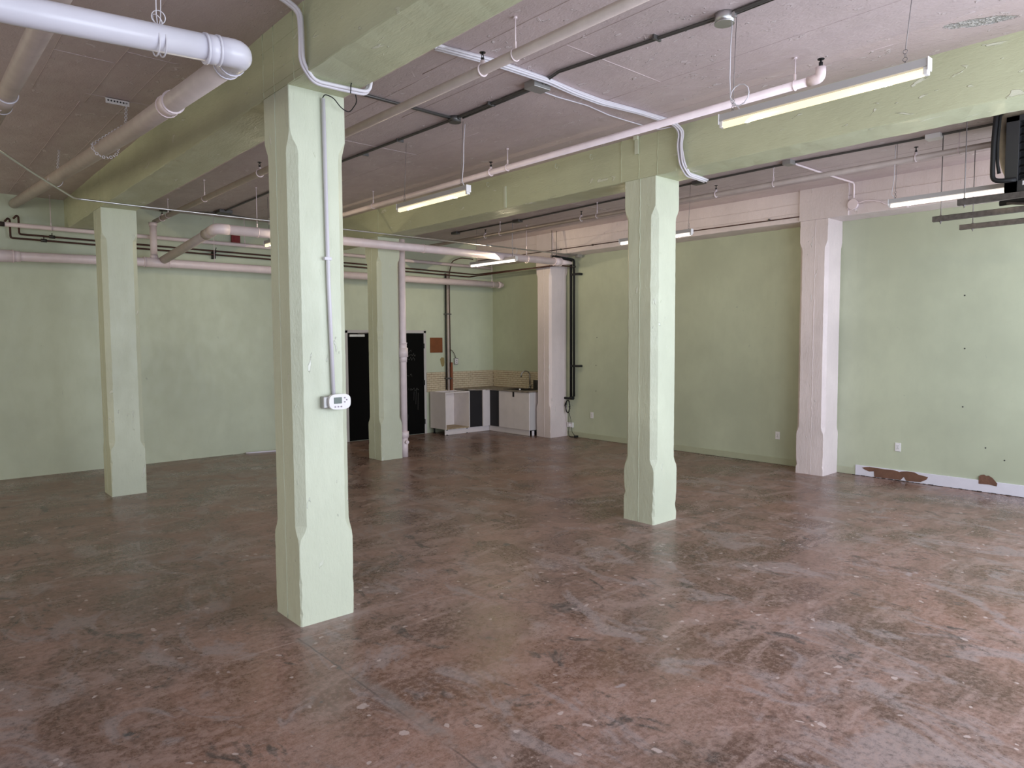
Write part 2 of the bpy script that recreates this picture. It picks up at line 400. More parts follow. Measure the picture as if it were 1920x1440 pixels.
wb = MB(); wb.box(XL, XW + .3, YB, YB + .2, 0, HC); wall_back = struct('wall_back', wb, M['wall'])
wr = MB(); wr.box(XW, XW + .2, YF - .2, YB + .0, 0, HC); wall_right = struct('wall_right', wr, M['wall_right'])
wl = MB(); wl.box(XL - .2, XL, YF - .2, YB + .2, 0, HC); struct('wall_left', wl, M['wall'])
wf = MB()
wf.box(XL, XW, YF - .2, YF, 0, .5); wf.box(XL, XW, YF - .2, YF, 3.2, HC)
for x0, x1 in ((XL, -5.4), (-2.1, -1.6), (1.8, 2.3), (5.6, 6.1), (9.8, XW)): wf.box(x0, x1, YF - .2, YF, .5, 3.2)
struct('wall_front', wf, M['white_column'])
gl_mt, nt_, b_ = newmat('window_glass'); b_.inputs['Transmission Weight'].default_value = 1; b_.inputs['Roughness'].default_value = .02
for i, (x0, x1) in enumerate(((-5.4, -2.1), (-1.6, 1.8), (2.3, 5.6), (6.1, 9.8))):
    f = MB(); f.box(x0, x1, YF - .16, YF - .10, .5, .56); f.box(x0, x1, YF - .16, YF - .10, 3.14, 3.2)
    for k in range(4):
        xx = x0 + (x1 - x0) * k / 3; f.box(max(x0, xx - .03), min(x1, xx + .03), YF - .16, YF - .10, .56, 3.14)
    fo = struct('window_%d' % (i + 1), f, M['white_metal'])
    for k in range(3):
        a = x0 + (x1 - x0) * k / 3; c = x0 + (x1 - x0) * (k + 1) / 3
        MB().box(a + .03, c - .03, YF - .135, YF - .128, .56, 3.14).build('window_pane', gl_mt, fo)

# screw holes and scuffs on the right wall
sh = MB()
for y, z in ((2.83, 2.43), (2.81, 1.77), (2.81, 1.04), (8.9, 1.95), (8.92, 1.42), (8.92, .93), (2.55, .55), (2.35, .42)):
    sh.cyl((XW - .002, y, z), (XW + .002, y, z), .009, 10)
sh.build('screw_hole', M['socket_hole'], wall_right)

# ------------------------------------------------------------------ beams
def beam(name, label, x0, x1, mat, y0=YF, y1=YB, jag=.004):
    t = thing(name, label, 'beam', ((x0 + x1) / 2, (y0 + y1) / 2, HB), 'ceiling beams')
    b = bmesh.new(); n = int((y1 - y0) / .09); prev = None
    zs = [HC + .002, HC - .14, HB + .13, HB + .006]
    for k in range(n + 1):
        y = y0 + (y1 - y0) * k / n
        ring = []
        for z in zs: ring.append((x0 + mnoise.noise(Vector((x0, y * 2.5, z * 3))) * jag, z))
        ring.append((x0 + .006 + abs(jit(.003)), HB + jit(.003)))
        ring.append(((x0 + x1) / 2, HB + jit(.002)))
        ring.append((x1 - .006 - abs(jit(.003)), HB + jit(.003)))
        for z in reversed(zs): ring.append((x1 + mnoise.noise(Vector((x1, y * 2.5, z * 3))) * jag, z))
        vs = [b.verts.new((p[0], y, p[1])) for p in ring]
        if prev:
            for i in range(len(vs) - 1): b.faces.new((prev[i], vs[i], vs[i + 1], prev[i + 1]))
        prev = vs
    bmesh.ops.recalc_face_normals(b, faces=b.faces[:])
    q = MB(); q.merge(b); q.build('beam_body', mat, t)
    return t
def haunch(t, x, mat, y0, y1, depth=.016):
    """slightly proud pilaster on the beam face above a column"""
    q = MB()
    for k in range(10):
        za, zb = HB + .001 + (HC - HB) * k / 10, HB + .001 + (HC - HB) * (k + 1) / 10
        d = depth + jit(.002)
        q.box(x - d, x + .01, y0 + jit(.003), y1 + jit(.003), za, zb)
    q.build('haunch', mat, t)
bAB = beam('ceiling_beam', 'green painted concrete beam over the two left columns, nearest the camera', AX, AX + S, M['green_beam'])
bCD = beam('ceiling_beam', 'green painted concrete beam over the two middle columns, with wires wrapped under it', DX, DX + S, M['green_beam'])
bEF = beam('ceiling_beam', 'pinkish white concrete beam along the top of the right wall', EX, XW, M['white_column'])
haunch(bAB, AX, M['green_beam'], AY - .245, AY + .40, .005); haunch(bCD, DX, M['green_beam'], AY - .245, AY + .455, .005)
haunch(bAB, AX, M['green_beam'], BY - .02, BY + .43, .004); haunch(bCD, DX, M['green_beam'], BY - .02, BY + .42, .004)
haunch(bEF, EX, M['white_column'], AY - .27, AY + S, .028)
haunch(bEF, EX, M['white_column'], BY - .05, BY + .40, .015)
for bt, bx_, ys in ((bAB, AX, (AY - .10, AY + .20, AY + .37)), (bCD, DX, (AY - .02, AY + .21, AY + .44))):
    sq = MB()
    for yy in ys: sq.tube([(bx_ - .0055, yy + jit(.005), HB + (HC - HB) * k / 8) for k in range(9)], .0035, 5)
    sq.build('formwork_seam', M['green_beam'], bt, kind='stuff')
ss = MB()
for z in (HB + .12, HB + .25):
    ss.tube([(EX - .004, y, z + .006 * math.sin(y * 2)) for y in [k * .4 for k in range(-2, 30)]], .005, 5)
ss.build('form_seam', M['white_column'], bEF, kind='stuff')

# ------------------------------------------------------------------ columns
def column(x, y, w_, mat, label, c=.055, chips=.006, seed=1, seamx=.5, knocks=()):
    rr = random.Random(seed)
    t = thing('concrete_column', label, 'column', (x + w_ / 2, y + S / 2, 0), 'concrete columns')
    b = bmesh.new(); prev = None; nz = 84
    zt = [HB * k / nz for k in range(nz + 1)]
    jc = [0, 0, 0, 0]
    for z in zt:
        if z < .575: cc = .004
        elif z < .655: cc = .004 + (c - .004) * (z - .575) / .08
        elif z < 3.145: cc = c
        elif z < 3.225: cc = .004 + (c - .004) * (3.225 - z) / .08
        else: cc = .004
        pts = []
        cs = [(x, y, 1, 1), (x + w_, y, -1, 1), (x + w_, y + S, -1, -1), (x, y + S, 1, -1)]
        for i, (cx, cy, sx, sy) in enumerate(cs):
            low = 1.0 if z < .30 else .35
            if cc < .02: jc[i] = abs(rr.gauss(0, chips * low)) if rr.random() < .5 else jc[i] * .5
            else: jc[i] = abs(rr.gauss(0, .0014))
            for kz, kr, ka, ki in knocks:
                if ki == i and abs(z - kz) < kr: jc[i] = max(jc[i], ka * (1 - abs(z - kz) / kr) * rr.uniform(.6, 1.1))
            k = jc[i] + .001 * mnoise.noise(Vector((i, z * 4, seed)))
            a = (cx + sx * (cc + k), cy); d = (cx, cy + sy * (cc + k))
            pts += [d, a] if (sx * sy > 0) else [a, d]
        bow = .003 * mnoise.noise(Vector((seed * 3.1, z * .8, 0)))
        vs = [b.verts.new((p[0] + bow, p[1] + bow, z)) for p in pts]
        if prev:
            for i in range(8): b.faces.new((prev[i], prev[(i + 1) % 8], vs[(i + 1) % 8], vs[i]))
        else: b.faces.new(vs)
        prev = vs
    b.faces.new(prev); bmesh.ops.recalc_face_normals(b, faces=b.faces[:])
    q = MB(); q.merge(b); q.build('shaft', mat, t)
    # formwork seam on the left face, in the paint colour, and knocks in the plaster
    q = MB(); ys = y + S * seamx
    q.tube([(x - .0005, ys + rr.uniform(-.005, .005), z) for z in [HB * k / 60 for k in range(61)]], .0040, 5)
    q.build('formwork_seam', mat, t)
    q = MB()
    for k in range(9):
        z = rr.uniform(.1, 3.3)
        cx, cy = (x, y + rr.uniform(.08, .32)) if rr.random() < .5 else (x + rr.uniform(.08, .3), y)
        for j in range(3):
            px, py, pz = cx + rr.uniform(-.012, .012) * (cx != x), cy + rr.uniform(-.012, .012) * (cx == x), z + rr.uniform(-.02, .02)
            bb = bmesh.new(); bmesh.ops.create_icosphere(bb, subdivisions=1, radius=rr.uniform(.003, .009))
            for v in bb.verts:
                if cx == x: v.co.x *= .25
                else: v.co.y *= .25
                v.co += Vector((px, py, pz))
            q.merge(bb)
    q.build('plaster_blob', mat, t, kind='stuff')
    # rough dirty rim where the column meets the floor
    return t
column(AX, AY, S, M['green_column'], 'tall pale green column nearest the camera, carrying the thermostat', seed=1, seamx=.53, knocks=((.22, .05, .016, 0), (.03, .05, .014, 3)))
column(AX, BY, S, M['green_column'], 'pale green column at far left in front of the back wall', seed=2, seamx=.6, knocks=((.42, .08, .016, 0),))
column(DX, BY, S, M['green_column'], 'pale green column in front of the black double doors', seed=3, seamx=.5, knocks=((2.10, .12, .030, 0), (1.95, .05, .015, 0)))
column(DX, AY, S, M['green_column'], 'pale green column right of centre with a rough white chipped base', seed=4, chips=.012, seamx=.5, knocks=((.10, .12, .022, 0), (.32, .1, .016, 3), (2.45, .1, .012, 0)))
column(EX, AY, XW - EX, M['white_column'], 'white column against the right wall beside the torn baseboard', seed=5, c=.04, chips=.009, seamx=.45)
column(EX - .03, BY, XW - EX + .03, M['white_column'], 'white column beside the sink cabinet in the far corner', seed=6, c=.04, chips=.008, seamx=.45)

# ------------------------------------------------------------------ baseboards
b1 = MB(); b1.box(XW - .018, XW, YF, 4.09, 0.004, .145, .003); base = struct('baseboard_right', b1, M['baseboard'])
b2 = MB(); b2.box(XW - .012, XW, 4.09, AY, 0.004, .10, .002); b2.box(XW - .012, XW, AY + S, BY, .004, .10, .002); struct('baseboard_right_rear', b2, M['base_green'])
def torn(pts, off=-.0215):
    t_ = MB(); t_.poly([(XW + off, y, z) for y, z in pts], (.004, 0, 0)); return t_
torn([(4.00, .115), (3.96, .128), (3.90, .138), (3.82, .136), (3.70, .132), (3.60, .135), (3.54, .128), (3.52, .118), (3.49, .130), (3.42, .142), (3.33, .140),
      (3.29, .118), (3.22, .108), (3.17, .100), (3.19, .062), (3.26, .022), (3.40, .012), (3.43, .014), (3.46, .062), (3.50, .014), (3.80, .010), (3.835, .012), (3.84, .085), (3.90, .075), (3.95, .088)]).build('torn_patch', M['torn'], base, 'brown torn paper patch')
torn([(2.605, .100), (2.605, .190), (2.585, .212), (2.55, .222), (2.53, .208), (2.50, .214), (2.46, .19), (2.43, .155), (2.41, .13), (2.415, .095), (2.50, .105)]).build('torn_patch', M['torn'], base, 'brown torn paper patch')
gp = MB()
for k in range(60):
    y = 4.1 - k * .07 + jit(.02)
    gp.box(XW - .03 + jit(.004), XW - .016, y, y + R.uniform(.02, .06), -.001, R.uniform(.004, .011))
gp.build('dirt_line', M['dirt'], base, kind='stuff')

# ------------------------------------------------------------------ pipes
def coupling(t, a, b, r, mat, name='coupling'):
    q = MB(); a = Vector(a); b = Vector(b); q.cyl(a, b, r, 18)
    d = (b - a).normalized() * .006
    q.cyl(a - d, a + d, r * 1.06, 18); q.cyl(b - d, b + d, r * 1.06, 18)
    return q.build(name, mat, t)
def rodhanger(t, x, y, z, r, axis, top=HC, mat=None):
    q = MB(); q.cyl((x, y, z + r + .02), (x, y, top), .0048, 8)
    q.ring((x, y, z), axis, r + .004, .004, 18, 5); q.box(x - .006, x + .006, y - .006, y + .006, z + r, z + r + .05)
    q.cyl((x, y, top - .012), (x, y, top), .014, 8)
    return q.build('pipe_hanger', mat or M['pvc'], t)
def head(t, x, y, z, r):
    q = MB(); q.cyl((x, y, z), (x, y, z + r + .028), .016, 12); q.ring((x, y, z), (0, 1, 0), r + .006, .006, 16, 6)
    o = q.build('sprinkler_tee', M['pvc'], t)
    q = MB(); zz = z + r + .028; q.cyl((x, y, zz), (x, y, zz + .018), .011, 10); q.cyl((x - .009, y, zz + .015), (x - .004, y, zz + .05), .003, 6); q.cyl((x + .009, y, zz + .015), (x + .004, y, zz + .05), .003, 6)
    q.cyl((x, y, zz + .05), (x, y, zz + .054), .021, 14); q.cyl((x, y, zz + .04), (x, y, zz + .05), .006, 8)
    return q.build('sprinkler_head', M['black'], t, 'black upright sprinkler head')

# big drain pipe, top left
pA = (1.40, 3.72, 3.35)
t = thing('drain_pipe', 'thick glossy white drain pipe with an elbow at top left', 'pipe', pA)
q = MB(); q.tube([(-1.4, 3.72, 3.285), (.45, 3.72, 3.325), (1.40, 3.72, 3.385)], .064, 28); q.build('near_run', M['pvc_bright'], t)
q = MB(); q.tube([(1.30, 3.72, 3.375), (1.43, 3.72, 3.388), (1.43, 3.86, 3.392)], .070, 28, fillet=.10); q.build('elbow', M['pvc_bright'], t)
q = MB(); q.tube([(1.43, 3.80, 3.39), (1.41, 5.7, 3.46), (1.37, YB - .01, 3.83)], .062, 24); q.build('far_run', M['pvc_shade'], t, 'shadow-toned far run')
coupling(t, (1.25, 3.721, 3.371), (1.31, 3.721, 3.377), .071, M['pvc_bright'])
coupling(t, (1.43, 3.86, 3.392), (1.43, 3.93, 3.395), .071, M['pvc_bright'])
coupling(t, (1.42, 4.85, 3.43), (1.42, 4.98, 3.435), .069, M['pvc'])
q = MB()
for yy in (3.70, 3.74):
    pass
q.ring((1.02, 3.725, 3.348), (1, 0, .08), .068, .004, 20, 5); q.ring((1.05, 3.725, 3.35), (1, 0, .08), .068, .004, 20, 5)
q.tube([(1.03, 3.72, 3.42), (1.02, 3.70, 3.47), (1.03, 3.71, HC)], .0025, 6); q.tube([(1.04, 3.73, 3.42), (1.05, 3.74, 3.47), (1.06, 3.71, HC)], .0025, 6)
q.ring((1.035, 3.72, 3.46), (.3, 1, .5), .03, .0025, 16, 5); q.ring((1.03, 3.72, 3.445), (1, .2, .9), .028, .0025, 16, 5)
q.build('tie_wire', M['cable'], t)
def chainlinks(a, b, n, r=.009):
    q = MB(); a = Vector(a); b = Vector(b)
    for k in range(n):
        p = a.lerp(b, (k + .5) / n); ax = (1, 0, 0) if k % 2 else (0, 1, 0)
        q.ring(p, ax, r, .0018, 8, 4)
    return q
# perforated plate and chain holding the pipe
t2 = thing('perforated_hanger_plate', 'short white perforated metal strip on the ceiling with a chain down to the drain pipe', 'bracket', (1.53, 6.75, HC))
q = MB(); q.box(1.44, 1.62, 6.74, 6.775, HC - .004, HC); q.box(1.44, 1.62, 6.74, 6.744, HC - .048, HC); q.build('plate', M['white_metal'], t2)
q = MB()
for k in range(7): q.cyl((1.46 + k * .023, 6.7385, HC - .024), (1.46 + k * .023, 6.741, HC - .024), .0075, 10)
q.build('plate_hole', M['socket_hole'], t2)
q = MB(); A = Vector((1.6, 6.75, HC - .01)); pz = 3.51
for pts in (((1.6, 6.75, HC), (1.58, 6.72, 3.75)), ((1.58, 6.72, 3.75), (1.30, 6.62, pz)), ((1.58, 6.72, 3.75), (1.49, 6.62, pz + .02))):
    a, b_ = Vector(pts[0]), Vector(pts[1]); n = max(3, int((b_ - a).length / .017))
    for k in range(n): q.ring(a.lerp(b_, (k + .5) / n), (1, 0, 0) if k % 2 else (0, 1, .3), .0105, .003, 8, 4)
for k in range(12):
    an = PI + PI * k / 11; q.ring((1.397 + .095 * math.cos(an), 6.62, pz + .0 + .085 * math.sin(an)), (0, 1, 0) if k % 2 else (1, 0, 1), .0105, .003, 8, 4)
q.build('chain', M['cable'], t2)
t2 = thing('ceiling_chain', 'thin chain looped under the far end of the drain pipe, left of the beam', 'chain', (1.42, 8.9, HC))
q = MB()
for k in range(16):
    q.ring((1.44 - .002 * k, 8.9, HC - .012 - k * .017), (1, 0, 0) if k % 2 else (0, 1, 0), .010, .003, 8, 4)
q.ring((1.395, 8.9, 3.632), (0, 1, .1), .067, .004, 20, 5); q.build('chain_loop', M['cable'], t2)

# second pipe at far top left
t = thing('drain_pipe', 'shadow-toned drain pipe with a white coupling in the upper left corner of the picture', 'pipe', (.68, 5, 3.6))
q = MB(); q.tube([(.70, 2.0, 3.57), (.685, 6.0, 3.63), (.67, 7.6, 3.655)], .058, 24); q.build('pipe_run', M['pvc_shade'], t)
q = MB(); q.cyl((.684, 6.05, 3.631), (.683, 6.38, 3.636), .066, 24); q.build('coupling', M['pvc_shade'], t)
q = MB(); q.ring((.684, 6.05, 3.631), (0, 1, 0), .066, .005, 24, 6); q.ring((.683, 6.38, 3.636), (0, 1, 0), .066, .005, 24, 6); q.build('coupling_rim', M['pvc_bright'], t, 'white coupling rims')
rodhanger(t, .640, 6.28, 3.634, .068, (0, 1, 0))

# pipe along the back wall with riser and diagonal branch
ZB, YP = 3.10, 11.5
t = thing('waste_pipe', 'long pinkish white waste pipe running low along the back wall', 'pipe', (5, YP, ZB))
q = MB(); q.tube([(-2.0, YP, 3.04), (1.2, YP, 3.06), (3.0, YP, ZB), (9.78, YP, ZB - .01)], .064, 22); q.build('pipe_run', M['pvc'], t)
coupling(t, (.85, YP, 3.055), (1.28, YP, 3.062), .083, M['pvc'])
q = MB(); q.cyl((1.28, YP, 3.062), (1.36, YP, 3.064), .074, 22); q.build('reducer', M['pvc'], t)
coupling(t, (2.88, YP, ZB), (3.22, YP, ZB), .075, M['pvc'])
q = MB(); q.cyl((9.78, YP, ZB - .01), (9.86, YP, ZB - .01), .070, 22); q.cyl((9.86, YP, ZB - .01), (9.92, YP, ZB - .01), .045, 18); q.build('end_cap', M['pvc'], t, 'grey end cap')
q = MB(); q.tube([(3.02, YP, ZB + .05), (3.02, YP, 3.68)], .048, 20); q.cyl((3.02, YP, ZB + .06), (3.02, YP, ZB + .12), .062, 20, .05); q.build('riser', M['pvc'], t)
rodhanger(t, 9.62, YP, ZB - .01, .064, (1, 0, 0)); 
q = MB(); q.cyl((3.9, YP, ZB + .06), (3.9, YP, HC), .004, 6)
q.build('hanger_rod', M['pvc'], t)
# crossing pipe from elbow to the column by the sink
t = thing('waste_pipe', 'pinkish white waste pipe crossing in front of the doors to the far white column', 'pipe', (6, 9.35, 3.36))
q = MB(); q.tube([(3.28, 9.35, 3.36), (9.42, 9.35, 3.37)], .064, 24); q.build('pipe_run', M['pvc'], t)
q = MB(); q.tube([(3.36, 9.35, 3.36), (3.20, 9.35, 3.36), (3.20, 9.52, 3.34)], .070, 24, fillet=.12); q.build('elbow', M['pvc'], t)
q = MB(); q.tube([(3.20, 9.5, 3.34), (3.14, YP - .03, 3.14)], .061, 22); q.build('sloping_branch', M['pvc_shade'], t, 'shadow-toned sloping branch')
coupling(t, (3.198, 9.52, 3.34), (3.19, 9.72, 3.318), .069, M['pvc_shade'])
coupling(t, (6.4, 9.35, 3.365), (6.41, 9.35, 3.365), .067, M['pvc']); coupling(t, (4.25, 9.35, 3.36), (4.26, 9.35, 3.36), .067, M['pvc'])
coupling(t, (9.33, 9.35, 3.37), (9.5, 9.35, 3.37), .074, M['pvc'])
q = MB(); q.cyl((9.5, 9.35, 3.37), (9.80, 9.35, 3.37), .055, 20, .03); q.build('reducer', M['pvc'], t)
for x in (3.74, 8.64): rodhanger(t, x, 9.35, 3.36, .064, (1, 0, 0))
# vertical stack by the column at the doors
t = thing('drain_stack', 'pinkish white vertical drain pipe standing against the column at the doors', 'pipe', (6.262, 9.765, 0))
q = MB(); q.cyl((6.262, 9.765, .0), (6.262, 9.765, 3.54), .058, 24); q.build('pipe_run', M['pvc'], t)
q = MB(); q.tube([(6.262, 9.765, z) for z in (1.56, 1.62, 1.66, 1.76, 1.80, 1.86)], .066, 24)
q.cyl((6.262, 9.765, 1.64), (6.262, 9.765, 1.79), .083, 24); q.cyl((6.262, 9.765, 1.86), (6.262, 9.765, 1.875), .074, 24); q.build('coupling', M['pvc'], t)
q = MB(); q.cyl((6.262, 9.765, .0), (6.262, 9.765, .34), .064, 24); q.cyl((6.262, 9.765, .32), (6.262, 9.765, .42), .079, 24); q.cyl((6.262, 9.70, .25), (6.262, 9.66, .25), .028, 14); q.build('cleanout', M['pvc'], t)

# small sprinkler main on the back wall
t = thing('water_pipe', 'thin white water pipe running high along the back wall', 'pipe', (5, 11.66, 3.5))
q = MB(); q.tube([(1.22, 11.66, 3.50), (4.8, 11.66, 3.49), (9.75, 11.66, 3.45)], .030, 14); q.build('pipe_run', M['pvc'], t)
q = MB(); q.cyl((1.14, 11.66, 3.50), (1.22, 11.66, 3.50), .032, 14); q.build('valve_end', M['dirt'], t, 'dark yellowish taped end')
for x in (1.75, 4.45, 7.45): rodhanger(t, x, 11.66, 3.495, .030, (1, 0, 0))
# sprinkler lines under the ceiling
def line(label, x, y0, y1, z, r, mat, heads, hangers, loc):
    t = thing('sprinkler_pipe', label, 'pipe', loc, 'sprinkler pipes')
    q = MB(); q.tube([(x, y0, z), (x, y1, z)], r, 16); q.build('pipe_run', mat, t)
    for y in heads: head(t, x, y, z, r)
    for y in hangers: rodhanger(t, x, y, z, r, (0, 1, 0))
    return t
t = line('shadow-toned sprinkler pipe under the ceiling between the green beams', 3.07, -.9, 11.62, 3.72, .034, M['pvc_shade'], (3.75, 7.56, 11.2), (3.42, 6.5, 9.34, 10.9), (3.07, 5, 3.72))
q = MB(); q.cyl((3.02, YP, 3.64), (3.02, YP, 3.69), .058, 18); q.build('riser_cap', M['pvc'], t)
t = line('pink sprinkler pipe beside the middle green beam, ending in an upturned black sprinkler', 5.05, 2.42, 11.6, 3.755, .031, M['pvc'], (6.04,), (2.56, 5.76, 8.56), (5.05, 6, 3.755))
q = MB(); q.tube([(5.05, 2.46, 3.755), (5.05, 2.37, 3.755), (5.05, 2.37, 3.83)], .036, 16, fillet=.03); q.build('elbow', M['pvc'], t)
q = MB(); q.cyl((5.05, 2.37, 3.83), (5.05, 2.37, 3.865), .014, 12); q.cyl((5.05, 2.37, 3.862), (5.05, 2.37, 3.885), .008, 8); q.cyl((5.05, 2.37, 3.885), (5.05, 2.37, 3.889), .024, 16); q.build('sprinkler_head', M['black'], t, 'black upright sprinkler head')
line('shadow-toned sprinkler pipe under the ceiling between the middle beam and the right wall', 8.0, -.9, 11.7, 3.755, .030, M['pvc_shade'], (2.74, 5.08, 7.42, 9.73), (2.35, 4.3, 7.1, 9.33), (8.0, 5, 3.755))
t = thing('water_pipe', 'thin dark pipe clipped along the white beam above the right wall', 'pipe', (EX - .03, 6, 3.6))
q = MB(); q.tube([(EX - .015, 4.55, 3.60), (EX - .02, 6.3, 3.61), (EX - .02, 11.9, 3.62)], .008, 8); q.build('pipe_run', M['copper'], t)
q = MB()
for y in (5.2, 6.5, 7.8, 8.6, 9.4): q.box(EX - .03, EX, y - .01, y + .01, 3.6, 3.63)
q.build('clip', M['dark_conduit'], t)

# dark water pipes on the back wall
for (xs, zt, zb, ye, lab) in ((1.30, 3.61, 3.345, 11.84, 'lower of two dark copper pipes with upturned hooked ends on the back wall'),
                              (1.40, 3.66, 3.405, 11.84, 'upper of two dark copper pipes with upturned hooked ends on the back wall')):
    t = thing('water_pipe', lab, 'pipe', (xs, ye, zb))
    q = MB(); xe = 9.28 if zb < 3.4 else 9.45
    q.tube([(xs - .06, ye, zt - .05), (xs - .02, ye, zt), (xs, ye, zt - .02), (xs, ye, zb), (xs + .1, ye, zb), (5, ye, zb - .03), (xe, ye, zb - .09), (xe, 9.4, 3.29 + (zb - 3.35) * .3), ], .013, 10, fillet=.03)
    q.build('pipe_run', M['copper'], t)
    q = MB(); q.cyl((xs + .35, ye, zb - .002), (xs + .42, ye, zb - .003), .024, 12); q.cyl((xs + .385, ye, zb), (xs + .385, ye, zb + .05), .006, 8); q.build('valve', M['dark_metal'], t, 'small brass valve')
    if zb > 3.4:
        q = MB(); q.tube([(xe, 9.41, 3.31), (9.93, 9.38, 3.31)], .013, 10); q.build('wall_stub', M['copper'], t)
        q = MB(); q.cyl((9.80, 9.38, 3.31), (9.80, 9.38, 3.38), .008, 8); q.cyl((9.93, 9.38, 3.33), (9.93, 9.38, 3.23), .009, 8); q.cyl((9.84, 9.38, 3.31), (9.94, 9.38, 3.31), .02, 10); q.build('tap', M['dark_metal'], t)
for x in (3.9, 4.6):
    pass
def strut_bracket(x, z):
    t = thing('pipe_bracket', 'black pipe bracket on the back wall %s' % ('left of the far left column' if x < 2.6 else 'below the red alarm box'), 'bracket', (x, YB, z))
    q = MB(); q.box(x - .012, x + .012, YB - .14, YB, z - .14, z - .02); q.box(x - .02, x + .02, YB - .15, YB - .09, z - .05, z - .03); q.tube([(x + .01, YB - .12, z - .03), (x + .03, YB - .12, z + .04)], .006, 6)
    q.build('bracket', M['black'], t)
strut_bracket(2.45, 3.44); strut_bracket(4.02, 3.40)

# conduit group behind the cabinet
t = thing('wall_conduit', 'grey conduit and two dark pipes dropping down the back wall to the open cabinet', 'pipe', (8.76, 11.9, .9))
q = MB(); q.cyl((8.755, 11.905, .80), (8.755, 11.905, 3.30), .024, 14); q.build('grey_conduit', M['pvc_shade'], t)
q = MB(); q.cyl((8.70, 11.91, .88), (8.70, 11.91, 3.30), .012, 10); q.build('dark_pipe', M['black_pipe'], t)
q = MB(); q.tube([(8.81, 11.91, 1.35), (8.81, 11.915, 2.2), (8.80, 11.91, 3.30), (8.80, 11.80, 3.55), (8.95, 11.70, 3.62), (9.2, 11.6, 3.60)], .011, 10, fillet=.06); q.build('dark_pipe', M['copper'], t)
q = MB(); q.box(8.68, 8.83, 11.88, YB, 1.10, 1.13); q.box(8.68, 8.83, 11.88, YB, 2.45, 2.47); q.build('clamp', M['dark_conduit'], t)
t = thing('wooden_batten', 'reddish brown wooden batten fixed behind the conduit at the tiles', 'board', (8.845, 11.94, .8))
MB().box(8.815, 8.865, 11.90, YB - .002, .75, 1.45, .003).build('batten', M['wood'], t)
t = thing('electrical_box', 'small grey electrical box with a looping wire on the back wall right of the conduit', 'electrical box', (8.97, YB, 1.47))
q = MB(); q.box(8.93, 9.02, YB - .05, YB, 1.40, 1.54, .006); q.build('box_body', M['box'], t)
q = MB(); q.box(8.945, 9.005, YB - .056, YB - .048, 1.42, 1.52, .002); q.build('cover', M['white_metal'], t)
q = MB()
for z in (1.45, 1.49): q.cyl((8.975, YB - .059, z), (8.975, YB - .055, z), .012, 10)
q.build('socket', M['socket_hole'], t)
q = MB(); q.tube([(8.82, YB - .03, 1.72), (8.87, YB - .04, 1.70), (8.93, YB - .04, 1.62), (8.97, YB - .03, 1.54)], .006, 8, fillet=.04); q.build('wire', M['black'], t)
t = thing('wall_patch', 'small mustard patch of old adhesive on the back wall left of the conduit', 'patch', (8.66, YB, 1.47))
q = MB(); q.poly([(8.58, YB - .003, 1.52), (8.62, YB - .003, 1.56), (8.68, YB - .003, 1.55), (8.69, YB - .003, 1.46), (8.68, YB - .003, 1.38), (8.63, YB - .003, 1.36), (8.60, YB - .003, 1.43)], (0, .003, 0)); q.build('patch', plain('mustard', (.30, .24, .10), .8), t)

# black double pipe by the right wall
t = thing('black_drain_pipe', 'pair of tall black vertical pipes on the right wall beside the far white column', 'pipe', (9.95, 9.52, .75))
q = MB(); q.tube([(9.42, 9.46, 3.47), (9.95, 9.50, 3.46), (9.95, 9.50, .78)], .026, 14, fillet=.05); q.build('pipe_run', M['black_pipe'], t)
q = MB(); q.tube([(9.42, 9.40, 3.47), (9.95, 9.42, 3.45), (9.95, 9.42, .80)], .022, 14, fillet=.05); q.build('pipe_run', M['black_pipe'], t)
q = MB(); q.tube([(9.95, 9.50, .80), (9.95, 9.50, .76), (9.95, 9.67, .76)], .024, 12, fillet=.02); q.cyl((9.95, 9.44, .77), (9.95, 9.52, .77), .035, 12); q.build('lower_elbow', M['black_pipe'], t)
q = MB()
for z in (3.17, 1.40): q.box(9.93, 9.96, 9.27, 9.50, z - .02, z + .02); q.box(9.96, XW, 9.27, 9.31, z - .02, z + .02)
q.build('pipe_bracket', M['black'], t)
q = MB(); q.cyl((9.38, 9.45, 3.43), (9.38, 9.45, HC), .005, 8); q.cyl((9.50, 9.45, 3.43), (9.50, 9.45, HC), .005, 8); q.box(9.36, 9.52, 9.33, 9.47, 3.42, 3.435); q.build('hanger_rod', M['dark_conduit'], t)
t = thing('coiled_cable', 'black cable hanging in a coil under the black pipes', 'cable', (9.93, 9.56, .62))
q = MB()
for k in range(6):
    ca = [(9.93 + jit(.008) - k * .003, 9.56 + (.055 + jit(.01)) * math.cos(a) , .60 + (.125 + jit(.008)) * math.sin(a)) for a in [2 * PI * j / 22 for j in range(22)]]
    q.tube(ca, .006, 6, closed=True)
q.tube([(9.93, 9.56, .73), (9.93, 9.64, .66), (9.93, 9.66, .60)], .006, 6); q.tube([(9.94, 9.55, .47), (9.95, 9.56, .35), (9.97, 9.58, .26)], .005, 6); q.tube([(9.94, 9.54, .47), (9.96, 9.52, .36), (9.98, 9.53, .26)], .005, 6)
q.build('coil', M['black'], t)
t = thing('power_outlet', 'double white outlet box with plugs low on the wall beside the far white column', 'outlet', (XW, 9.58, .23))
q = MB(); q.box(XW - .035, XW, 9.50, 9.66, .18, .28, .006); q.build('outlet_plate', M['outlet'], t)
q = MB(); q.box(XW - .06, XW - .034, 9.56, 9.60, .21, .26, .004); q.build('plug', M['outlet'], t)
t = thing('floor_cable', 'thin black cable looping from the outlet down to the floor', 'cable', (9.93, 9.5, 0))
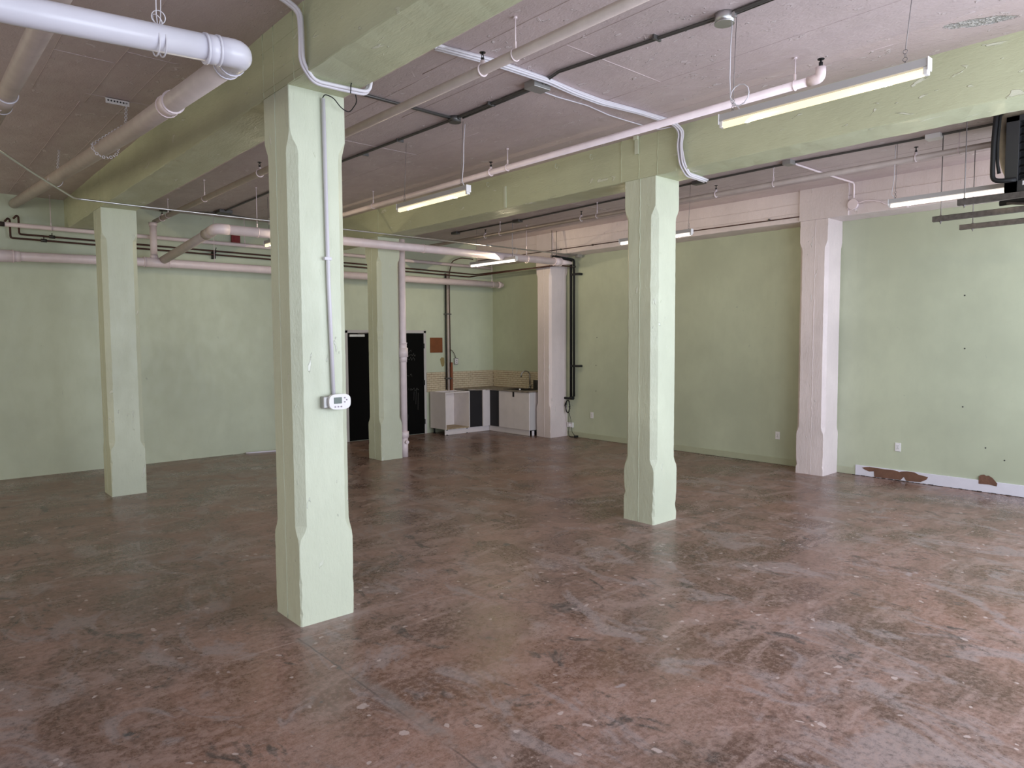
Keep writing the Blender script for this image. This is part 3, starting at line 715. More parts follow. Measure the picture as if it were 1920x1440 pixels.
q = MB(); q.tube([(9.98, 9.585, .19), (9.96, 9.585, .08), (9.90, 9.50, .012), (9.90, 9.42, .010), (9.95, 9.36, .02)], .006, 7, fillet=.05); q.tube([(9.98, 9.52, .19), (9.97, 9.49, .09), (9.95, 9.38, .02)], .005, 7, fillet=.04); q.box(9.90, 9.98, 9.33, 9.38, .001, .045, .008)
q.build('cable_loop', M['black'], t)

# thin steel conduit crossing the room
t = thing('steel_conduit', 'thin shiny steel conduit crossing the room and bending near the far left column', 'conduit', (5, 9.15, 3.5))
q = MB(); q.tube([(-.9, 3.9, 3.5), (.76, 7.27, 3.5), (1.06, 7.96, 3.5), (1.60, 9.11, 3.5), (2.2, 9.15, 3.5), (6, 9.2, 3.505), (9.9, 9.26, 3.51)], .0115, 10, fillet=.08); q.build('conduit_run', M['steel'], t)
q = MB(); q.cyl((7.6, 9.22, 3.506), (7.72, 9.22, 3.506), .016, 10); q.box(9.85, 9.97, 9.22, 9.30, 3.475, 3.545, .004); q.build('fitting', M['box'], t)
# ceiling conduits with junction boxes
def roundbox(t, x, y, r=.055, h=.05, mat=None, name='junction_box'):
    q = MB(); q.cyl((x, y, HC - h), (x, y, HC), r, 24); q.cyl((x, y, HC - h - .004), (x, y, HC - h + .002), r * 1.04, 24)
    q.box(x - .012, x + .012, y - r - .018, y - r + .004, HC - h * .75, HC - h * .25); return q.build(name, mat or M['box'], t)
Z = HC - .016
t = thing('ceiling_conduit', 'dark conduit on the ceiling between the green beams with round junction boxes', 'conduit', (3.97, 5, HC))
q = MB(); q.tube([(4.05, -.9, Z), (4.04, 2.5, Z), (3.90, 3.85, Z), (3.97, 4.1, Z), (3.98, 5.25, Z), (3.93, 7.3, Z), (4.0, 11.7, Z)], .0125, 10); q.tube([(4.00, 4.1, Z), (4.02, 5.2, Z)], .011, 10); q.tube([(4.07, -.9, Z), (4.06, 2.5, Z)], .011, 10)
q.build('conduit_run', M['dark_conduit'], t)
q = MB(); q.tube([(2.42, 5.22, Z), (3.0, 5.25, Z), (3.98, 5.27, Z)], .011, 8); q.tube([(2.42, 5.25, Z), (3.96, 5.30, Z)], .008, 8); q.build('side_branch', M['dark_conduit'], t)
roundbox(t, 4.04, 2.52, .060, .062, M['steel']); roundbox(t, 3.98, 5.27, .055, .048, M['dark_conduit'])
q = MB(); q.box(3.88, 4.06, 4.10, 4.22, HC - .055, HC, .004); q.build('junction_box', M['box'], t, 'square grey junction box')
q = MB(); q.box(3.90, 4.10, 11.2, 11.5, HC - .05, HC, .004); q.build('junction_box', M['dark_conduit'], t)
q = MB()
for y in (3.0, 4.75, 6.2, 6.9, 8.3): q.box(3.94, 4.02, y - .008, y + .008, HC - .03, HC)
q.build('clip', M['dark_conduit'], t)
t = thing('ceiling_conduit', 'dark conduit tucked on the ceiling right behind the middle green beam', 'conduit', (7.95, 6, HC))
q = MB(); q.tube([(7.99, -.9, Z), (7.99, 2.56, Z), (7.92, 4.03, Z), (7.95, 5.3, Z), (8.0, 6.6, Z), (8.11, 9.0, Z), (8.10, 10.72, Z)], .0125, 10); q.build('conduit_run', M['dark_conduit'], t)
q = MB()
for y, x in ((9.0, 8.11), (10.74, 8.10), (5.3, 7.95)): q.box(x - .05, x + .05, y - .08, y + .08, HC - .045, HC, .004)
q.build('junction_box', M['dark_conduit'], t)
q = MB(); q.box(7.93, 8.05, 2.50, 2.64, HC - .05, HC, .004); q.build('junction_box', M['white_metal'], t, 'white junction box')
q = MB(); q.box(7.80, 7.93, 3.99, 4.09, HC - .05, HC, .004); q.build('junction_box', M['box'], t)
# white conduit to the white beam
t = thing('white_conduit', 'white conduit running across the ceiling to a round box above the right white column', 'conduit', (8.9, 4.03, HC))
q = MB(); q.tube([(7.83, 4.03, HC - .02), (9.0, 4.02, HC - .02), (EX - .05, 4.0, HC - .02), (EX - .05, 4.0, 3.74)], .0125, 10, fillet=.06); q.build('conduit_run', M['pvc'], t)
q = MB(); q.cyl((EX, 4.01, 3.66), (EX - .055, 4.01, 3.66), .062, 24); q.cyl((EX - .055, 4.01, 3.66), (EX - .06, 4.01, 3.66), .066, 24); q.build('round_box', M['pvc'], t)
q = MB(); q.tube([(EX - .05, 3.95, 3.66), (EX - .05, 3.86, 3.69), (EX - .03, 3.7, 3.66), (EX - .02, 3.58, 3.585), (EX - .03, 3.40, 3.555), (EX - .03, 3.34, 3.53)], .007, 8, fillet=.05); q.tube([(EX - .03, 4.07, 3.68), (EX - .03, 4.09, 3.60), (EX - .03, 4.03, 3.585), (EX - .04, 3.98, 3.62)], .006, 8, fillet=.03); q.build('white_cable', M['pvc'], t)
# conduit junction at far left bay
t = thing('ceiling_cables', 'small white junction box with thin cables near the back wall ceiling behind the near column', 'electrical box', (4.3, 11.2, 3.9))
q = MB(); q.tube([(3.2, 11.8, 3.93), (3.95, 11.4, 3.93), (4.75, 11.2, 3.84), (5.1, 11.1, 3.80)], .01, 8); q.build('cable', M['dark_conduit'], t)
q = MB(); q.box(4.68, 4.82, 11.15, 11.25, 3.80, 3.90, .004); q.build('box_body', M['white_metal'], t)

# bundles of white cable wrapped round the beams
def bundle(label, paths, n, r, spread, loc, mat):
    t = thing('cable_bundle', label, 'cable', loc)
    for k in range(n):
        a = 2 * PI * k / n; o = Vector((0, spread * math.cos(a), 0)); dd = spread * .5 * math.sin(a)
        pts = []
        for i, (p, nrm) in enumerate(paths):
            P = Vector(p) + o + Vector(nrm) * (dd + spread * .5 + r) + Vector((0, jit(.006), 0))
            pts.append(P)
        q = MB(); q.tube(pts, r, 8, fillet=.05); q.build('cable', mat, t)
    return t
D = (0, 0, -1); Lf = (-1, 0, 0); Rt = (1, 0, 0)
YC = 4.085
bx = AX - .018
bundle('white cable bundle dropping down and wrapping under the beam at the nearest column',
       [((0.2, YC + .02, HC), D), ((1.0, YC, HC), D), ((1.80, YC, HC), D), ((bx, YC - .01, HC - .08), Lf), ((bx, YC - .02, 3.75), Lf), ((bx, YC - .02, HB + .04), Lf), ((AX + .06, YC + .03, HB - .012), D),
        ((AX + .25, YC + .02, HB - .012), D), ((AX + S + .03, YC, HB - .012), D), ((AX + S + .015, YC - .02, HB + .10), Rt), ((AX + S + .01, YC - .02, HC - .05), Rt),
        ((AX + S + .12, YC - .02, HC), D), ((2.99, YC - .02, HC), D)], 4, .0115, .018, (AX, YC, HB), M['cable'])
bx = DX - .018
bundle('thick white cable bundle across the ceiling and down round the middle beam above its column',
       [((2.92, YC - .01, HC), D), ((3.37, YC - .06, HC), D), ((3.96, YC - .06, HC), D), ((4.3, YC - .02, HC), D), ((4.65, YC, HC), D), ((5.1, YC - .05, HC), D), ((5.62, YC - .06, HC), D), ((bx, YC - .06, HC - .08), Lf), ((bx, YC - .04, 3.75), Lf),
        ((bx, YC - .07, HB + .04), Lf), ((DX + .08, YC - .05, HB - .012), D), ((DX + .28, YC - .03, HB - .012), D), ((DX + S + .05, YC - .01, HB - .01), D)], 6, .0095, .026, (DX, YC, HB), M['cable'])
t = thing('white_cable', 'single thin white cable running across the ceiling left of the thick bundle', 'cable', (4.8, 4.26, HC))
q = MB(); q.tube([(4.0, 4.25, HC - .007), (4.3, 4.27, HC - .007), (4.65, 4.25, HC - .007), (5.0, 4.30, HC - .007), (5.21, 4.30, HC - .007), (5.5, 4.28, HC - .012), (5.65, 4.22, HC - .03), (5.70, 4.08, HC - .02)], .0055, 8, fillet=.04); q.build('cable_run', M['cable'], t)
t = thing('black_wire', 'short black wire curling from the thermostat conduit to the cable bundle', 'cable', (2.2, AY, HB))
q = MB(); q.tube([(2.19, AY - .015, 3.49), (2.20, AY - .03, 3.515), (2.25, AY - .05, 3.50), (2.30, AY - .06, 3.44), (2.36, AY - .06, 3.42), (2.37, 4.2, 3.47), (2.30, 4.12, 3.545), (2.25, 4.06, 3.53), (2.24, 4.05, 3.46)], .0035, 6, fillet=.03); q.build('wire_run', M['black'], t)

# ------------------------------------------------------------------ thermostat on the nearest column
t = thing('thermostat', 'white programmable thermostat with a small screen on the nearest column', 'thermostat', (2.235, AY, 1.50))
q = MB(); q.box(2.135, 2.235, AY - .048, AY + .002, 1.455, 1.535, .006); q.build('backing_box', M['box'], t, 'grey backing box')
q = MB(); b = bmesh.new(); 
pts = []
for k in range(28):
    a = 2 * PI * k / 28; ex = 3.2
    cx = math.copysign(abs(math.cos(a)) ** (2 / ex), math.cos(a)) * .079; cz = math.copysign(abs(math.sin(a)) ** (2 / ex), math.sin(a)) * .052
    pts.append((2.243 + cx, AY - .072, 1.497 + cz))
q.poly(pts, (0, .028, 0)); q.build('thermostat_body', M['white_metal'], t)
MB().box(2.198, 2.256, AY - .0745, AY - .070, 1.485, 1.527, .0015).build('screen', M['screen'], t)
q = MB()
for x, z in ((2.278, 1.522), (2.292, 1.508), (2.278, 1.494), (2.207, 1.464), (2.229, 1.464), (2.251, 1.464)):
    q.cyl((x, AY - .0755, z), (x, AY - .071, z), .0048, 12)
q.build('button', M['pink'], t)
t = thing('conduit_riser', 'white conduit running up the nearest column from the thermostat', 'conduit', (2.19, AY, 2.5))
q = MB(); q.tube([(2.225, AY - .016, 1.54), (2.205, AY - .016, 2.3), (2.195, AY - .016, 3.49)], .0135, 12); q.build('conduit_run', M['cable'], t)
q = MB(); q.box(2.175, 2.225, AY - .032, AY, 2.44, 2.46, .002); q.build('strap', M['cable'], t)

# ------------------------------------------------------------------ fluorescent lamps
def lamp(x, y0, y1, z, label, mat, wires, cord=None, loop=False, watts=3.0):
    """strip lamp along y: housing above one tube"""
    t = thing('strip_lamp', label, 'lamp', (x, (y0 + y1) / 2, z), 'hanging strip lamps')
    q = MB(); q.poly([(x - .024, y0, z - .008), (x + .024, y0, z - .008), (x + .022, y0, z + .035), (x - .022, y0, z + .035)], (0, y1 - y0, 0)); q.build('housing', M['lamp_grey'], t)
    q = MB()
    for ye in (y0, y1):
        s_ = 1 if ye == y0 else -1
        q.box(x - .028, x + .028, ye - .006 if s_ > 0 else ye, ye if s_ > 0 else ye + .006, z - .028, z + .038, .002)
        q.box(x - .020, x + .020, min(ye, ye + s_ * .022), max(ye, ye + s_ * .022), z - .048, z - .008, .003)
    q.build('end_cap', M['white_metal'], t)
    q = MB(); q.cyl((x, y0 + .022, z - .032), (x, y1 - .022, z - .032), .0205, 18); q.build('fluorescent_tube', mat, t, 'glowing tube')
    for k in (0, 2):
        l = bpy.data.lights.new('tube_light', 'POINT'); l.shadow_soft_size = 0.0; l.energy = watts * 1.5; l.color = (1.0, .84, .56)
        o = bpy.data.objects.new('tube_light', l); COL.objects.link(o); o.parent = t; o.location = (0, (k - 1) * .42 * (y1 - y0) / 1.2, -.056)
    for yw, tx in wires:
        q = MB(); q.cyl((x, yw, z + .11), (tx, yw, HC), .0022, 6)
        for k in range(4): q.ring((x, yw, z + .042 + k * .02), (1, 0, 0) if k % 2 else (0, 1, 0), .011, .0018, 10, 4)
        q.build('hanging_wire', M['wire'], t)
    if cord:
        yc = cord
        q = MB(); pts = [(x + .03, yc, HC - .03), (x + .012, yc, 3.75), (x + .008, yc, z + .25)]
        if loop:
            pts += [(x, yc - .01, z + .16)]
            for k in range(13):
                a = PI + 2 * PI * k / 12; pts.append((x, yc - .075 - .065 * math.cos(a), z + .13 + .065 * math.sin(a)))
            pts += [(x, yc - .07, z + .05), (x, yc - .08, z + .034)]
        else: pts += [(x + .004, yc + .02, z + .09), (x, yc - .02, z + .036)]
        q.tube(pts, .0038, 7); q.build('power_cord', M['cable'], t)
    return t
lamp(4.07, 1.345, 2.555, 3.305, 'long lit strip lamp at upper right, nearest the camera, with a looped white cord', M['tube'], ((1.46, 4.20), (2.47, 4.10)), 2.50, True)
lamp(4.09, 5.22, 6.42, 3.31, 'lit strip lamp hanging between the nearest column and the right green column', M['tube'], ((5.33, 4.12), (6.30, 4.12)), 5.30)
lamp(8.08, 9.00, 10.26, 3.305, 'lit strip lamp above the far kitchen corner, with a small looped cord', M['tube_cool'], ((9.10, 8.08), (10.1, 8.10)), 9.12, True, 10.0)
lamp(8.02, 5.45, 6.67, 3.33, 'lit strip lamp mostly hidden behind the right green column', M['tube_cool'], ((5.50, 8.05), (6.5, 8.05)), watts=5.0)
lamp(7.98, 1.77, 2.98, 3.33, 'lit strip lamp at the right edge beside the black heater', M['tube_cool'], ((2.92, 8.0), (1.9, 8.0)), 2.94)
lamp(4.10, 8.75, 9.96, 3.31, 'lit strip lamp with only its tip showing left of the nearest column', M['tube'], ((9.0, 4.1), (9.85, 4.1)), watts=6.0)
# loose red wire over the second lamp
# ------------------------------------------------------------------ strut rails and heater at the right edge
def rail(x, y0, y1, z, label, rods):
    t = thing('strut_rail', label, 'rail', (x, y1, z), 'hanging strut rails')
    q = MB(); w_, h_ = .023, .050; th = .003
    q.box(x - w_, x + w_, y0, y1, z - th, z); q.box(x - w_, x - w_ + th, y0, y1, z, z + h_); q.box(x + w_ - th, x + w_, y0, y1, z, z + h_)
    q.box(x - w_, x - .009, y0, y1, z + h_ - th, z + h_); q.box(x + .009, x + w_, y0, y1, z + h_ - th, z + h_)
    q.build('channel', M['rail'], t)
    for y in rods:
        q = MB(); q.cyl((x, y, z - .03), (x, y, HC), .0048, 8); q.cyl((x, y, z - .012), (x, y, z - .001), .011, 6); q.cyl((x, y, z + h_), (x, y, z + h_ + .01), .011, 6); q.build('threaded_rod', M['wire'], t)
rail(7.27, .2, 2.13, 3.095, 'upper of three hanging steel strut rails, directly under the black heater', (2.08, .6))
rail(8.02, .2, 2.57, 3.085, 'middle of three hanging steel strut rails at the right edge', (2.50, .6))
rail(8.83, .2, 2.56, 3.085, 'lowest of three hanging steel strut rails, in front of the right wall', (2.44, .6))
t = thing('unit_heater', 'black hanging unit heater cut off by the right picture edge', 'heater', (7.9, 1.2, 3.5))
hx0, hx1, hy0, hy1, hz0, hz1 = 7.42, 8.35, .55, 1.82, 3.15, 3.83
q = MB(); q.box(hx0 + .08, hx1, hy0, hy1, hz0, hz1, .01); q.build('case', M['black'], t)
q = MB(); q.box(hx0, hx0 + .08, hy1 - .10, hy1, hz0, hz1, .004); q.box(hx0, hx0 + .08, hy0, hy0 + .1, hz0, hz1, .004); q.box(hx0, hx0 + .08, hy0, hy1, hz0, hz0 + .12, .004); q.box(hx0, hx0 + .08, hy0, hy1, hz1 - .05, hz1, .004); q.build('front_frame', plain('charcoal_enamel', (.035, .035, .038), .4), t, 'charcoal front frame')
for k in range(7):
    zz = hz0 + .16 + k * .068; q = MB(); q.poly([(hx0 + .01, hy0 + .1, zz), (hx0 + .06, hy0 + .1, zz + .03), (hx0 + .06, hy0 + .1, zz + .034), (hx0 + .01, hy0 + .1, zz + .004)], (0, hy1 - hy0 - .2, 0)); q.build('louvre', M['black'], t)
MB().box(hx0 - .002, hx0, hy1 - .17, hy1 - .135, hz0 + .075, hz0 + .11).build('rating_label', M['outlet'], t, 'small white sticker')
MB().box(hx0 - .002, hx0, hy1 - .22, hy1 - .125, hz0 + .120, hz0 + .126).build('trim_line', M['rail'], t)
t = thing('flexible_hose', 'black rubber hose hanging in a loop beside the heater', 'hose', (7.35, 1.9, 3.5))
q = MB(); q.tube([(7.62, 1.95, HC), (7.35, 1.88, 3.84), (7.32, 1.885, 3.6), (7.32, 1.885, 3.36), (7.32, 1.88, 3.28), (7.33, 1.80, 3.265), (7.36, 1.72, 3.27)], .020, 12, fillet=.06); q.build('hose_outer', M['black'], t)
q = MB(); q.tube([(7.64, 1.90, HC), (7.37, 1.855, 3.84), (7.34, 1.86, 3.6), (7.34, 1.855, 3.42), (7.36, 1.845, 3.34)], .013, 10, fillet=.06); q.build('hose_inner', M['black_pipe'], t)
t = thing('duct_pipe', 'pale beige pipe bending down behind the heater and hose', 'pipe', (7.6, 1.7, 3.8))
q = MB(); q.tube([(7.56, .3, 3.90), (7.56, 1.86, 3.885), (7.58, 1.90, 3.80), (7.60, 1.86, 3.45), (7.60, 1.78, 3.25)], .038, 16, fillet=.07); q.build('pipe_run', plain('beige_wrap', (.42, .36, .28), .6, var=.15, vscale=20), t)
t = thing('support_arm', 'black round arm with a grey strut under the heater', 'bracket', (7.3, 1.6, 3.05))
q = MB(); q.cyl((7.15, 1.78, 3.045), (7.15, .9, 3.06), .022, 14); q.build('arm', M['black'], t)
q = MB(); q.cyl((7.12, 1.72, 3.035), (7.0, 1.2, 2.93), .010, 10); q.build('strut', M['rail'], t)

# ------------------------------------------------------------------ doors
dr = MB(); X0, X1 = 6.385, 8.215
dr.box(X0, X0 + .055, YB - .03, YB + .02, 0, 2.11, .003); dr.box(X1 - .055, X1, YB - .03, YB + .02, 0, 2.11, .003); dr.box(X0, X1, YB - .03, YB + .02, 2.06, 2.12, .003)
door = struct('door_1', dr, M['frame'])
xm = (X0 + X1) / 2
MB().box(X0 + .057, xm - .002, YB - .022, YB - .001, .008, 2.058, .002).build('door_leaf', M['door'], door)
MB().box(xm + .002, X1 - .057, YB - .022, YB - .001, .008, 2.058, .002).build('door_leaf', M['door'], door)
q = MB()
for z in (.25, 1.05, 1.80): q.cyl((X1 - .055, YB - .034, z - .05), (X1 - .055, YB - .034, z + .05), .010, 10); q.box(X1 - .075, X1 - .04, YB - .032, YB - .028, z - .05, z + .05)
q.build('hinge', M['black'], door)
q = MB(); q.box(6.46, 6.78, YB - .075, YB - .022, 1.985, 2.035, .006); q.build('door_closer', M['steel'], door)
q = MB(); q.tube([(6.62, YB - .08, 2.04), (6.80, YB - .20, 2.06), (7.0, YB - .04, 2.085)], .008, 8); q.build('closer_arm', M['dark_conduit'], door)
q = MB(); rr = random.Random(5)
rows = [(7.60, 1.80, .17), (7.60, 1.70, .26), (7.66, 1.62, .30), (7.72, 1.54, .22), (7.60, 1.20, .06), (7.72, 1.21, .16), (7.78, .92, .25)]
for x0, z0, ln in rows:
    x = x0; pts = []
    while x < x0 + ln:
        pts.append((x, YB - .0235, z0 + rr.uniform(-.022, .022) + .02 * math.sin(x * 90))); x += .009
        if rr.random() < .12 and len(pts) > 2: q.tube(pts, .0014, 4); pts = []; x += .016
    if len(pts) > 2: q.tube(pts, .0014, 4)
for x0, z0, z1 in ((7.66, 1.36, 1.50), (7.62, 1.44, 1.445), (7.95, .62, .90), (7.90, .70, .88), (8.0, .50, .85), (7.75, .30, .42), (7.70, .45, .52)):
    q.tube([(x0, YB - .0235, z0), (x0 + .01, YB - .0235, z1)], .0013, 4)
q.build('chalk_writing', M['chalk'], door, 'faint chalk scribbles', kind='stuff')

# ------------------------------------------------------------------ things on the walls
t = thing('pin_board', 'square reddish brown board on the back wall right of the doors', 'board', (8.485, YB, 1.815))
MB().box(8.33, 8.64, YB - .014, YB, 1.66, 1.97, .002).build('board', M['cork'], t)
t = thing('fire_alarm', 'small red fire alarm box high on the back wall', 'alarm', (4.40, YB, 3.62))
q = MB(); q.box(4.33, 4.47, YB - .06, YB, 3.53, 3.70, .008); q.build('alarm_body', M['red'], t)
q = MB(); q.box(4.36, 4.44, YB - .065, YB - .058, 3.58, 3.66, .003); q.build('alarm_grille', M['red'], t)
def outlet(y, z, label):
    t = thing('power_outlet', label, 'outlet', (XW, y, z), 'outlets on the right wall')
    MB().box(XW - .008, XW, y - .036, y + .036, z - .058, z + .058, .003).build('outlet_plate', M['outlet'], t)
    q = MB()
    for s_ in (-1, 1): q.box(XW - .010, XW - .007, y - .017, y + .017, z + s_ * .020 - .014, z + s_ * .020 + .014, .001)
    q.build('socket_face', M['outlet'], t)
    q = MB()
    for s_ in (-1, 1):
        for yy in (-.007, .007): q.box(XW - .0115, XW - .0095, y + yy - .0015, y + yy + .0015, z + s_ * .020 - .004, z + s_ * .020 + .007)
    q.cyl((XW - .0105, y, z), (XW - .0075, y, z), .004, 8)
    q.build('slot', M['socket_hole'], t)
outlet(3.55, .45, 'white power outlet on the right wall above the torn baseboard')
outlet(5.25, .44, 'white power outlet on the right wall between the middle green and right white columns')
outlet(9.02, .46, 'white power outlet on the right wall near the black pipes')

# small hardware on the middle beam
def bit(name, label, cat, loc, mb, mat):
    t = thing(name, label, cat, loc); mb.build(name + '_body', mat, t); return t
x = DX - .018
q = MB(); q.box(x - .03, x, 4.55, 4.60, 3.92, 3.955); q.box(x - .006, x + .002, 4.555, 4.60, 3.78, 3.93)
bit('angle_bracket', 'small green painted metal bracket on the middle beam above its column', 'bracket', (x, 4.58, 3.85), q, M['green_column'])
q = MB(); q.box(DX - .012, DX + .004, 6.61, 6.65, 3.54, 3.80, .002)
bit('beam_strip', 'narrow vertical wooden strip on the side of the middle beam', 'strip', (DX, 6.63, 3.6), q, M['green_column'])
for y, lab in ((5.20, 'small wire hook on the middle beam, the one nearest its column'), (5.73, 'small wire hook on the middle beam, second from its column'), (6.95, 'small wire hook on the middle beam, left of the wooden strip')):
    q = MB(); q.tube([(DX, y, 3.90), (DX - .03, y, 3.90), (DX - .035, y, 3.86), (DX - .022, y - .02, 3.84), (DX - .02, y - .03, 3.865)], .0035, 6)
    bit('wire_hook', lab, 'hook', (DX, y, 3.88), q, M['green_column'])

# ------------------------------------------------------------------ kitchen corner
cz0, cz1 = .115, .865
t = thing('base_cabinet', 'open white base cabinet without a door, left of the kitchen corner', 'cabinet', (8.58, 11.65, 0))
MB().box(8.275, 8.293, 11.365, 11.90, cz0, cz1, .001).build('side_panel', M['cab'], t)
MB().box(8.872, 8.890, 11.365, 11.90, cz0, cz1, .001).build('side_panel', M['cab_inside'], t)
MB().box(8.293, 8.872, 11.885, 11.90, cz0, cz1).build('back_panel', M['cab_inside'], t)
MB().box(8.293, 8.872, 11.37, 11.885, cz0, cz0 + .018).build('bottom_panel', M['chipboard'], t, 'worn tan cabinet floor')
MB().box(8.293, 8.872, 11.365, 11.45, cz1 - .018, cz1).build('top_rail', M['cab'], t)
MB().box(8.293, 8.872, 11.80, 11.885, cz1 - .018, cz1).build('top_rail', M['cab'], t)
for x in (8.33, 8.84):
    for y in (11.42, 11.84):
        q = MB(); q.cyl((x, y, 0), (x, y, cz0), .018, 12); q.cyl((x, y, 0), (x, y, .012), .028, 12); q.cyl((x, y, cz0 - .02), (x, y, cz0), .03, 12); q.build('leg', M['black'], t)
q = MB(); q.box(8.40, 8.45, 11.878, 11.886, .27, .33); q.build('pipe_hole', M['socket_hole'], t)
t = thing('corner_cabinet', 'corner base unit with two charcoal fillers and a white corner post', 'cabinet', (9.2, 11.4, 0))
MB().box(8.892, 9.225, 11.372, 11.385, cz0, cz1).build('filler_panel', M['charcoal'], t, 'charcoal filler panel')
MB().box(9.412, 9.425, 11.055, 11.34, cz0, cz1).build('filler_panel', M['charcoal'], t, 'charcoal filler panel')
q = MB(); q.box(9.225, 9.43, 11.345, 11.385, cz0, cz1 + .012, .002); q.build('corner_post', M['cab'], t)
MB().box(9.435, 10.02, 11.40, 11.95, cz0, cz0 + .018).build('bottom_panel', M['cab'], t)
t = thing('sink_cabinet', 'white two-door sink cabinet beside the far white column', 'cabinet', (9.7, 10.6, 0))
q = MB(); q.box(9.43, 10.02, 10.13, 10.148, cz0, cz1); q.box(9.43, 10.02, 11.032, 11.05, cz0, cz1); q.box(9.43, 10.02, 10.148, 11.032, cz0, cz0 + .018); q.build('carcass', M['cab'], t)
for y0, y1 in ((10.592, 11.050), (10.130, 10.588)):
    MB().box(9.411, 9.429, y0, y1, cz0, cz1 - .004, .0015).build('door', M['cab'], t)
MB().box(9.402, 9.412, 10.57, 10.615, .76, .865, .003).build('door_catch', M['black'], t, 'black door catch')
q = MB(); q.box(9.43, 9.56, 10.128, 10.134, cz0, cz1); q.build('end_panel', M['frame'], t)
t = thing('plinth', 'white kitchen plinth under the open cabinet and corner', 'plinth', (8.8, 11.42, 0))
MB().box(8.28, 9.44, 11.40, 11.416, .003, cz0 - .003, .001).build('board', M['cab'], t)
t = thing('plinth', 'white kitchen plinth under the sink cabinet', 'plinth', (9.45, 10.7, 0))
q = MB(); q.box(9.443, 9.458, 10.16, 11.398, .003, cz0 - .003, .001); q.box(9.50, 9.56, 10.14, 10.155, .003, .10); q.build('board', M['cab'], t)
t = thing('worktop', 'dirty brown-grey worktop with a ragged cut end over the corner and sink cabinet', 'worktop', (9.6, 11, cz1))
q = MB(); zt_ = cz1 + .030
q.poly([(9.395, 10.12, cz1), (9.395, 10.30, cz1), (9.395, 11.33, cz1), (9.20, 11.36, cz1), (9.12, 11.46, cz1), (8.98, 11.52, cz1), (9.02, 11.70, cz1), (8.94, 11.95, cz1), (10.02, 11.95, cz1), (10.02, 11.0, cz1), (9.90, 11.0, cz1), (9.52, 11.0, cz1), (9.52, 10.38, cz1), (9.90, 10.38, cz1), (9.90, 11.0, cz1), (10.02, 11.0, cz1), (10.02, 10.12, cz1)], (0, 0, .026))
q.build('slab', M['worktop'], t)
t = thing('sink', 'tarnished steel sink set into the worktop', 'sink', (9.7, 10.7, cz1))
q = MB(); z0 = cz1 + .026
q.box(9.50, 9.54, 10.36, 11.02, z0 - .002, z0 + .006, .002); q.box(9.88, 9.92, 10.36, 11.02, z0 - .002, z0 + .006, .002); q.box(9.54, 9.88, 10.36, 10.40, z0 - .002, z0 + .006, .002); q.box(9.54, 9.88, 10.98, 11.02, z0 - .002, z0 + .006, .002); q.build('rim', M['dark_metal'], t)
q = MB(); q.box(9.54, 9.548, 10.40, 10.98, .70, z0); q.box(9.872, 9.88, 10.40, 10.98, .70, z0); q.box(9.548, 9.872, 10.40, 10.408, .70, z0); q.box(9.548, 9.872, 10.972, 10.98, .70, z0); q.box(9.548, 9.872, 10.408, 10.972, .70, .71); q.build('basin', M['dark_metal'], t)
q = MB(); q.cyl((9.52, 10.52, z0), (9.52, 10.52, z0 + .035), .016, 12); q.build('stopper', M['outlet'], t, 'small pale knob')
t = thing('back_panel', 'dark grey metal splash panel standing behind the tap', 'panel', (10.0, 10.45, .9))
MB().box(9.985, 10.0, 10.14, 10.62, z0, z0 + .19, .002).build('sheet', M['dark_metal'], t)
t = thing('kitchen_tap', 'chrome gooseneck kitchen tap at the back of the sink', 'tap', (9.93, 10.62, z0))
q = MB(); tx, ty = 9.955, 10.69; pts = [(tx, ty, z0), (tx, ty, z0 + .27)]
for k in range(9):
    a = PI * k / 8; pts.append((tx - .085 + .085 * math.cos(a), ty + .04 * (1 - math.cos(a)), z0 + .29 + .085 * math.sin(a)))
pts.append((tx - .17, ty + .08, z0 + .25)); q.tube(pts, .0125, 12); q.build('spout', M['stainless'], t)
q = MB(); q.cyl((tx, ty, z0), (tx, ty, z0 + .05), .026, 16); q.cyl((tx, ty, z0 + .05), (tx, ty, z0 + .09), .02, 16, .014); q.build('tap_base', M['stainless'], t)
q = MB(); q.cyl((tx, ty - .02, z0 + .06), (tx - .02, ty - .09, z0 + .09), .007, 8); q.build('lever', M['stainless'], t)
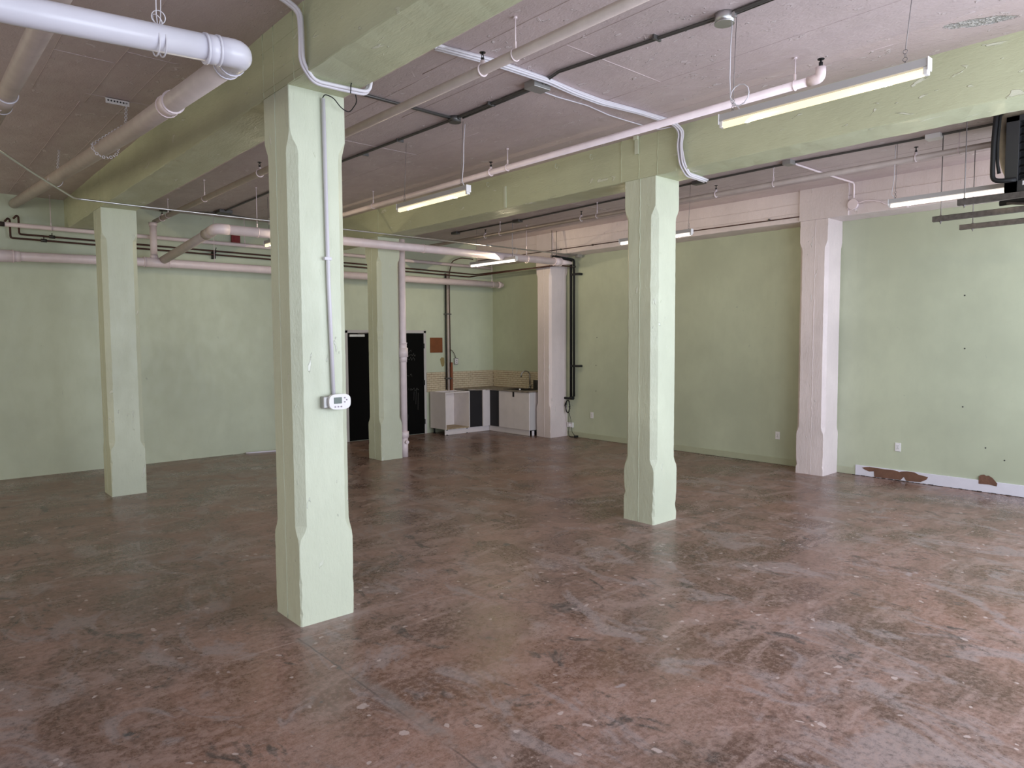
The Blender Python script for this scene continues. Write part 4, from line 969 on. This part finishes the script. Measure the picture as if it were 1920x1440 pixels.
# tiled splashbacks, every tile its own object
def tiles(label, origin_, along, nrm, length, z0, z1, seed):
    t = thing('tile_splashback', label, 'tiles', origin_)
    O = Vector(origin_); A = Vector(along); Nn = Vector(nrm); rr = random.Random(seed)
    pw, ph, g = .115, .0445, .0045
    q = MB(); P = lambda u, z, d: (O + A * u + Nn * d + Vector((0, 0, z - O.z)))
    q.poly([P(0, z0, 0), P(length, z0, 0), P(length, z1, 0), P(0, z1, 0)], Nn * .004); q.build('grout', M['grout'], t)
    cache = {}
    rows_ = int(round((z1 - z0) / ph))
    for r in range(rows_):
        u = -(pw / 2 if r % 2 else 0)
        while u < length - .01:
            a, b_ = max(0, u), min(length, u + pw); wd = round(b_ - a - g, 4)
            if wd > .01:
                key = wd
                if key not in cache:
                    m_ = MB(); e = .0015
                    ax_ = A * (wd / 2); b8 = []
                    bmq = bmesh.new(); 
                    lo = [bmq.verts.new(A * sx * wd / 2 + Vector((0, 0, sz * (ph - g) / 2))) for sx, sz in ((-1, -1), (1, -1), (1, 1), (-1, 1))]
                    hi = [bmq.verts.new(A * sx * (wd / 2 - e) + Vector((0, 0, sz * ((ph - g) / 2 - e))) + Nn * .005) for sx, sz in ((-1, -1), (1, -1), (1, 1), (-1, 1))]
                    bmq.faces.new(hi)
                    for i in range(4): bmq.faces.new((lo[i], lo[(i + 1) % 4], hi[(i + 1) % 4], hi[i]))
                    bmesh.ops.recalc_face_normals(bmq, faces=bmq.faces[:])
                    me = bpy.data.meshes.new('tile'); bmq.to_mesh(me); bmq.free(); me.materials.append(M['tile'])
                    me.polygons[0].flip() if me.polygons[0].normal.dot(Nn) < 0 else None
                    cache[key] = me; m_.bm.free()
                o = bpy.data.objects.new('tile', cache[key]); COL.objects.link(o); o.parent = t
                o.location = A * ((a + b_) / 2) + Nn * (.004 + rr.uniform(-.0004, .0006)) + Vector((0, 0, z0 - O.z + (r + .5) * ph))
            u += pw
tiles('cream subway tile splashback on the back wall', (8.235, YB, .85), (1, 0, 0), (0, -1, 0), XW - 8.235, .85, 1.2505, 1)
tiles('cream subway tile splashback on the right wall behind the tap', (XW, YB - .012, .85), (0, -1, 0), (-1, 0, 0), 1.86, .85, 1.2505, 2)

# ------------------------------------------------------------------ bits on the floor
t = thing('floor_stick', 'white wooden stick lying on the floor against the back wall', 'stick', (4.8, 11.85, 0))
q = MB(); q.poly([(4.46, 11.90, .002), (4.50, 11.86, .002), (5.35, 11.66, .002), (5.36, 11.70, .002)], (0, 0, .022)); q.build('stick_body', M['pvc_bright'], t)
